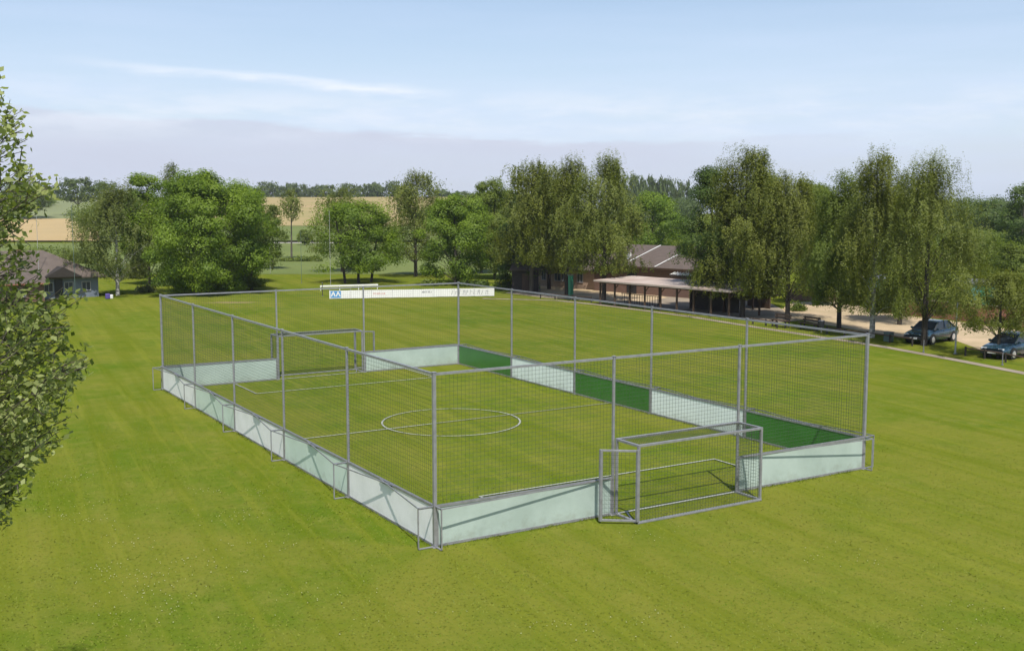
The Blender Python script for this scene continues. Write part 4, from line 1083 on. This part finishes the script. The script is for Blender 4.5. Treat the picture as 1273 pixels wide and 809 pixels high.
# brick wall beyond the drive
def garden_wall(pix, h, m, label, name='brick_wall'):
    p0 = G(*pix[0]); root = empty(name, p0, 0, label, 'wall')
    b = MB(); cp = MB(); pts = [G(*p) - p0 for p in pix]
    for a, c in zip(pts, pts[1:]):
        b.bar(a + Vector((0, 0, h / 2)), c + Vector((0, 0, h / 2)), .25, h); cp.bar(a + Vector((0, 0, h + .03)), c + Vector((0, 0, h + .03)), .32, .06)
    b.build('wall', m, root); cp.build('coping', M['paving'], root); return root
garden_wall([(1082, 386), (1150, 394), (1230, 402.5), (1330, 413)], 1.15, M['red_brick'], 'long low red brick wall beyond the sandy drive and the cars')
garden_wall([(976, 374), (1046, 373.5)], .7, M['brown_brick'], 'dark low wall across the far end of the sandy drive', 'low_wall')
def shed(px, D, w, d, h, label):
    p = at(px, D); s = empty('storage_shed', p, YAW - .15, label, 'shed')
    b = MB(); b.box((0, d / 2, h / 2), (w, d, h)); b.build('wall', M['teal'], s)
    b = MB(); b.add([(-w / 2 - .1, -.15, h), (w / 2 + .1, -.15, h), (w / 2 + .1, d + .1, h + .22), (-w / 2 - .1, d + .1, h + .22), (-w / 2 - .1, -.15, h + .07), (w / 2 + .1, -.15, h + .07), (w / 2 + .1, d + .1, h + .29), (-w / 2 - .1, d + .1, h + .29)],
                    [(3, 2, 1, 0), (4, 5, 6, 7), (0, 1, 5, 4), (1, 2, 6, 5), (2, 3, 7, 6), (3, 0, 4, 7)]); b.build('roof', M['steel_dark'], s)
    b = MB(); b.box((w * .2, -.02, h * .46), (w * .3, .04, h * .86)); b.build('door', M['green_post'], s)
    for k in range(5): pass
    return s
shed(1222, 82, 2.4, 2.0, 1.75, 'teal shed behind the brick wall, right of the large olive birch')
shed(1097, 86, 1.2, 2.0, 1.85, 'narrow teal shed behind the brick wall at the end of the drive')

# ------------------------------------------------------------------ the white banner and other field edge things
def banner():
    p0, p1 = G(409.5, 371.8), G(614.5, 368.2)
    rz, L = frame2(p0, p1); h = .66
    r = empty('advertising_banner', p0, rz, 'long low white advertising board with a blue square at its left end across the field', 'banner')
    n = 8
    for i in range(n):
        b = MB(); b.box((L * (i + .5) / n, 0, h / 2 + .04), (L / n - .015, .035, h)); o = b.build('board', M['whitepaint'], r)
    for i in range(n + 1):
        b = MB(); b.box((min(L - .03, max(.03, L * i / n)), .05, .4), (.06, .06, .8)); b.build('post', M['steel_dark'], r)
    y = -.0205
    b = MB(); b.box((.52, y, h / 2 + .05), (.86, .006, h * .86)); o = b.build('emblem', M['bluepaint'], r)
    w = MB()
    for s in (-1, 1):
        for k in (0, .0):
            w.bar((.52 + s * .02, y - .005, .16), (.52 + s * .22, y - .005, .62), .10, .006, up=(0, 1, 0)); w.bar((.52 + s * .22, y - .005, .62), (.52 + s * .38, y - .005, .20), .10, .006, up=(0, 1, 0))
    w = MB()
    def stroke(a, c, t, yy): 
        a = Vector((a[0], 0, a[1])); c = Vector((c[0], 0, c[1])); d = (c - a).normalized(); nn = Vector((-d.z, 0, d.x)) * t / 2
        off = Vector((0, yy, 0)); w.add([a + nn + off, a - nn + off, c - nn + off, c + nn + off], [(0, 1, 2, 3)])
    for s in (-1, 1):
        stroke((.52 + s * .05, .22), (.52 + s * .20, .60), .10, y - .0045); stroke((.52 + s * .20, .58), (.52 + s * .36, .22), .10, y - .0055)
    w.build('emblem_mark', M['whitepaint'], o)
    # faded, unreadable lettering
    def scribble(x0, x1, z, hgt, m, name, sd):
        nonlocal w
        q = random.Random(sd); w = MB(); x = x0
        while x < x1:
            k = q.random(); a = (x, z - hgt / 2); c = (x + hgt * .35 * q.uniform(.3, 1), z + hgt / 2 * q.uniform(.3, 1))
            stroke(a, c, .035, -.0225)
            if k > .4: stroke((x, z + hgt * .1), (x + hgt * .45, z + hgt * .05), .03, -.0240)
            if k > .7: stroke((x + hgt * .4, z - hgt / 2), (x + hgt * .4, z + hgt * .3), .035, -.0232)
            x += hgt * q.uniform(.55, .8)
        w.build(name, m, r)
    scribble(3.6, 4.6, .40, .16, M['redpaint'], 'red_lettering', 1)
    scribble(7.7, 8.6, .48, .20, M['inkpaint'], 'lettering', 2)
    scribble(10.2, 13.3, .42, .46, M['inkpaint'], 'lettering', 3)
banner()
def barrier():
    p0, p1 = G(398, 361.5), G(470, 359.5)
    rz, L = frame2(p0, p1)
    r = empty('white_barrier', p0, rz, 'low white rail behind the blue end of the advertising board', 'barrier')
    b = MB(); b.box((L / 2, 0, .42), (L, .05, .14)); b.build('plank', M['whitepaint'], r)
    for k in range(4): b = MB(); b.box((L * k / 3 * .98 + .05, .055, .24), (.06, .05, .48)); b.build('post', M['whitepaint'], r)
barrier()

def pole(px, base, top, r, m, label, name='mast', D=None, head=False):
    p = G(px, base) if D is None else at(px, D)
    Dd = toXD(p)[1]; H = Zat(top, Dd) - p.z
    o = empty(name, p, 0, label, 'pole')
    b = MB(); b.tube([(0, 0, 0), (0, 0, H)], [r, r * .75], 8); b.build('shaft', m, o)
    b = MB(); b.tube([(0, 0, H), (0, 0, H + .05)], r * 1.2, 8); b.tube([(0, 0, -.02), (0, 0, .05)], r * 2.2, 8); b.build('cap', M['steel_dark'], o)
    return o
pole(50, 372, 262, .022, M['pole_grey'], 'thin pole rising before the left part of the house roof')
pole(94, 373, 256, .022, M['pole_green'], 'green mast in front of the right half of the left house')
pole(375, 352, 288, .022, M['pole_green'], 'thin dark mast in the meadow right of the slim tree')
pole(411, 356, 262, .022, M['pole_grey'], 'pale mast before the left side of the spreading tree behind the banner')
pole(336, 340, 300, .022, M['pole_grey'], 'short pale mast beside the small loose tree in the meadow')
pole(401, 368, 352, .04, M['wood_dark'], 'short dark post just left of the advertising board', 'post')
pole(1187.5, 440, 376, .045, M['pole_grey'], 'grey pole standing between the two parked cars')
pole(1148, 438, 424, .03, M['steel_dark'], 'short thin post at the path before the first parked car', 'post')
pole(1246, 454, 440, .03, M['steel_dark'], 'short thin post at the path before the car at the right edge', 'post')
# green column
p = G(709.5, 371)
gc = empty('green_column', p, 0, 'green painted column standing on the terrace under the middle birch', 'column')
b = MB(); b.box((0, 0, .95), (.32, .32, 1.9)); b.build('shaft', M['green_post'], gc, bevel=.02)
b = MB(); b.box((0, 0, .06), (.5, .5, .12)); b.box((0, 0, 1.94), (.42, .42, .07)); b.build('cap', M['pole_green'], gc, bevel=.01)

# benches
def make_bench():
    r = empty('park_bench', (0, 0, 0), 0, '', 'bench', 'benches beside the path')
    for k in range(3):
        pass
    b = MB()
    for k in range(3): b.box((0, -.15 + k * .13, .44), (1.5, .11, .04))
    b.build('seat', M['wood'], r)
    b = MB()
    for k in range(2): b.box((0, .20 + k * .03, .62 + k * .15), (1.5, .035, .11))
    b.build('backrest', M['wood'], r)
    for s in (-1, 1):
        b = MB(); b.box((s * .6, -.12, .21), (.07, .07, .42)); b.bar((s * .6, .14, 0), (s * .6, .25, .84), .07); b.box((s * .6, 0, .395), (.06, .36, .05)); b.build('leg', M['wood_dark'], r)
    return r
rowdir = G(1060, 425) - G(940, 407); rzb = math.atan2(rowdir.y, rowdir.x)
bench = make_bench(); bl = G(970, 406.5)
bench.location = bl; bench.rotation_euler = (0, 0, rzb); bench['label'] = 'dark wooden bench by the path, the one nearer the canopy'
dup(bench, G(1005.5, 410.5), rzb, 'dark wooden bench by the path, right next to the litter bin')
# litter bin and green box
p = G(1021, 413)
bn = empty('litter_bin', p, 0, 'small dark bin on a post right of the benches', 'bin')
b = MB(); b.tube([(0, 0, 0), (0, 0, .5)], .03, 8); b.build('post', M['steel_dark'], bn)
b = MB(); b.tube([(0, -.0, .32), (0, 0, .34), (0, 0, .68), (0, 0, .7)], [.12, .16, .19, .19], 12); b.build('bin', M['plastic'], bn)
b = MB(); b.tube([(0, 0, .705), (0, 0, .75)], [.2, .14], 12); b.build('lid', M['steel_dark'], bn)
p = G(1104.5, 424.5)
gb = empty('utility_box', p, rzb, 'green-grey box standing at the low rail left of the first car', 'box')
b = MB(); b.box((0, 0, .26), (.5, .28, .52)); b.build('cabinet', M['pole_green'], gb, bevel=.015)
b = MB(); b.box((0, 0, .55), (.56, .34, .05)); b.build('lid', M['steel_dark'], gb, bevel=.01)

def rail_fence(pix, label, h=.42, posts=None):
    p0 = G(*pix[0]); r = empty('rail_fence', p0, 0, label, 'fence')
    pts = [G(*p) - p0 for p in pix]
    for a, c in zip(pts, pts[1:]):
        b = MB(); b.tube([a + Vector((0, 0, h)), c + Vector((0, 0, h))], .035, 8); b.build('rail', M['wood'], r)
    for a in pts: b = MB(); b.tube([a, a + Vector((0, 0, h + .08))], .05, 8); b.build('post', M['wood_dark'], r)
rail_fence([(1028, 415), (1050, 418.5), (1078, 422), (1106, 426), (1134, 430)], 'low brown rail along the path left of the first parked car', .40)
rail_fence([(1200, 442.5), (1224, 446), (1250, 450.5), (1290, 458)], 'low brown rail along the path in front of the right edge car', .42)
rail_fence([(672, 371), (690, 372), (712, 373.6), (735, 376)], 'low brown rail in front of the sunny terrace left of the canopy', .40)
rail_fence([(936, 403), (952, 405), (966, 408)], 'short rail between the canopy and the first bench', .36)

# bag at the foot of the birch
p = G(134, 371.5)
bg_ = empty('sports_bag', p, .3, 'small violet and white bag at the foot of the grey birch', 'bag')
b = MB(); b.box((0, 0, .22), (.34, .3, .44)); b.build('body', M['violet'], bg_, bevel=.06)
b = MB(); b.box((.28, -.06, .17), (.24, .26, .34)); b.build('pouch', M['whitepaint'], bg_, bevel=.05)

# ------------------------------------------------------------------ cars
def make_car():
    """sedan, front toward +x, 4.6 m long, origin on the ground under its middle"""
    r = empty('parked_car', (0, 0, 0), 0, '', 'car', 'dark sedans parked on the gravel')
    # lower body: stations along x with (half width, z low, z belt, crown)
    st = [(-2.28, .70, .42, .80), (-2.20, .80, .30, .90), (-1.9, .845, .26, .95), (-1.4, .865, .22, .95), (-.6, .87, .20, .93), (.3, .87, .20, .91), (.9, .865, .22, .90), (1.35, .855, .24, .84), (1.8, .83, .26, .77), (2.12, .79, .30, .70), (2.28, .68, .38, .60)]
    mb = MB(); n = 12; vs = []
    for x, w, z0, z1 in st:
        m_ = (z0 + z1) / 2
        sec = [(-w * .86, z0), (-w * .98, z0 + .10), (-w, m_ - .02), (-w * .985, m_ + .10), (-w * .94, z1 - .05), (-w * .80, z1), (w * .80, z1), (w * .94, z1 - .05), (w * .985, m_ + .10), (w, m_ - .02), (w * .98, z0 + .10), (w * .86, z0)]
        vs += [(x, y, z + (.02 if abs(y) < w * .85 and z > m_ else 0)) for y, z in sec]
    fs = [(i * n + k, i * n + (k + 1) % n, (i + 1) * n + (k + 1) % n, (i + 1) * n + k) for i in range(len(st) - 1) for k in range(n)]
    fs += [tuple(range(n)), tuple((len(st) - 1) * n + k for k in range(n))[::-1]]
    mb.add(vs, fs); body = mb.build('body', M['paint_a'], r, smooth=True)
    # greenhouse in glass, roof and pillars in paint
    gs = [(-1.78, .70, .93), (-1.05, .60, 1.36), (-.5, .60, 1.40), (.05, .60, 1.39), (.35, .59, 1.35), (1.12, .70, .90)]
    def gh(scale_y, dz, dx, name, m, parent):
        g = MB(); v = []
        bx = [-1.80, -1.05, -.5, .05, .35, 1.14]
        for (x, w, z) in gs:
            v += [(x * dx, -w * scale_y, z + dz), (x * dx, w * scale_y, z + dz)]
        lo = []
        for x in (-1.78, 1.12): lo += [(x * dx, -.76 * scale_y, .90), (x * dx, .76 * scale_y, .90)]
        v += lo  # 12 rear-left,13 rear-right,14 front-left,15 front-right
        f = [(2 * i, 2 * i + 1, 2 * i + 3, 2 * i + 2) for i in range(5)]
        f += [(12, 0, 2, 4, 6, 8, 10, 14), (15, 11, 9, 7, 5, 3, 1, 13), (12, 13, 1, 0), (14, 10, 11, 15), (12, 14, 15, 13)]
        g.add(v, f); return g.build(name, m, parent)
    gh(1.0, 0, 1, 'windows', M['carglass'], r)
    rf = MB(); rf.add([(-1.08, -.615, 1.365), (-1.08, .615, 1.365), (-.5, -.615, 1.405), (-.5, .615, 1.405), (.05, -.615, 1.395), (.05, .615, 1.395), (.38, -.60, 1.352), (.38, .60, 1.352),
                       (-1.04, -.55, 1.40), (-1.04, .55, 1.40), (-.5, -.55, 1.435), (-.5, .55, 1.435), (.05, -.55, 1.425), (.05, .55, 1.425), (.34, -.54, 1.378), (.34, .54, 1.378)],
                      [(0, 2, 3, 1), (2, 4, 5, 3), (4, 6, 7, 5), (8, 9, 11, 10), (10, 11, 13, 12), (12, 13, 15, 14), (0, 8, 10, 2), (2, 10, 12, 4), (4, 12, 14, 6), (1, 3, 11, 9), (3, 5, 13, 11), (5, 7, 15, 13), (0, 1, 9, 8), (6, 14, 15, 7)])
    rf.build('roof', M['paint_a'], r, smooth=False)
    pl = MB()
    for s in (-1, 1):
        pl.bar((1.12, s * .735, .90), (.36, s * .605, 1.365), .05, .05); pl.bar((-1.80, s * .74, .92), (-1.05, s * .61, 1.375), .13, .04)
        pl.bar((-.38, s * .775, .92), (-.45, s * .612, 1.40), .06, .03); pl.bar((-1.8, s * .775, .925), (1.14, s * .775, .905), .04, .035)
    pl.build('pillar', M['paint_a'], r)
    for x in (1.38, -1.38):
        for s in (-1, 1):
            w = MB(); w.tube([(x, s * .66, .31), (x, s * .69, .31), (x, s * .85, .31), (x, s * .88, .31)], [.27, .31, .31, .27], 22); wo_ = w.build('wheel', M['tyre'], r)
            ri = MB(); ri.tube([(x, s * .80, .31), (x, s * .888, .31), (x, s * .895, .31)], [.2, .2, .15], 18); ri.build('rim', M['rim'], wo_)
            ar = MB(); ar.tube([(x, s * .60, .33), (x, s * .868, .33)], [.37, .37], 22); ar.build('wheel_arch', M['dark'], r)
    b = MB(); b.box((2.24, 0, .42), (.16, 1.42, .20)); b.build('bumper', M['plastic'], r, bevel=.04)
    b = MB(); b.box((-2.25, 0, .46), (.14, 1.46, .22)); b.build('bumper', M['plastic'], r, bevel=.04)
    for s in (-1, 1):
        b = MB(); b.box((2.20, s * .52, .61), (.10, .34, .12)); b.build('headlight', M['lamp'], r, bevel=.02)
        b = MB(); b.box((-2.25, s * .55, .72), (.06, .36, .13)); b.build('tail_light', M['redlamp'], r, bevel=.02)
        b = MB(); b.box((.86, s * .90, .96), (.10, .18, .12)); b.build('mirror', M['paint_a'], r, bevel=.03)
        b = MB(); b.box((0, s * .872, .50), (2.3, .02, .07)); b.build('side_strip', M['plastic'], r)
        for x in (-.05, -1.0): b = MB(); b.box((x, s * .872, .80), (.16, .03, .03)); b.build('door_handle', M['plastic'], r)
    b = MB(); b.box((2.262, 0, .585), (.03, .62, .10)); b.build('grille', M['dark'], r)
    b = MB(); b.box((2.328, 0, .42), (.012, .50, .11)); b.build('number_plate', M['plate'], r)
    return r
car = make_car()
def place_car(o, px, py, label):
    p = G(px, py); v = (p - Vector((CX, CY, 0))).normalized(); left = Vector((-v.y, v.x, 0))
    th = R(27); f_ = -v * math.cos(th) + left * math.sin(th)
    o.location = p; o.rotation_euler = (0, 0, math.atan2(f_.y, f_.x)); o.scale = (.86,) * 3; o['label'] = label
place_car(car, 1157, 424.5, 'dark blue-green sedan parked behind the trunk of the large olive birch')
car2 = dup(car); place_car(car2, 1257, 442.5, 'dark blue-green sedan cut off by the right edge of the picture')

# ------------------------------------------------------------------ haze
def haze():
    b = MB(); b.box((CX, CY, 19.0), (1900, 1900, 42)); 
    m = bpy.data.materials.new('air'); m.use_nodes = True; t = m.node_tree; t.nodes.clear()
    v = t.nodes.new('ShaderNodeVolumePrincipled'); v.inputs['Color'].default_value = (0.88, 0.92, 1.0, 1); v.inputs['Density'].default_value = 0.00018
    v.inputs['Anisotropy'].default_value = 0.2
    o = t.nodes.new('ShaderNodeOutputMaterial'); t.links.new(v.outputs[0], o.inputs['Volume'])
    h = b.build('haze', m); h['kind'] = 'stuff'
haze()
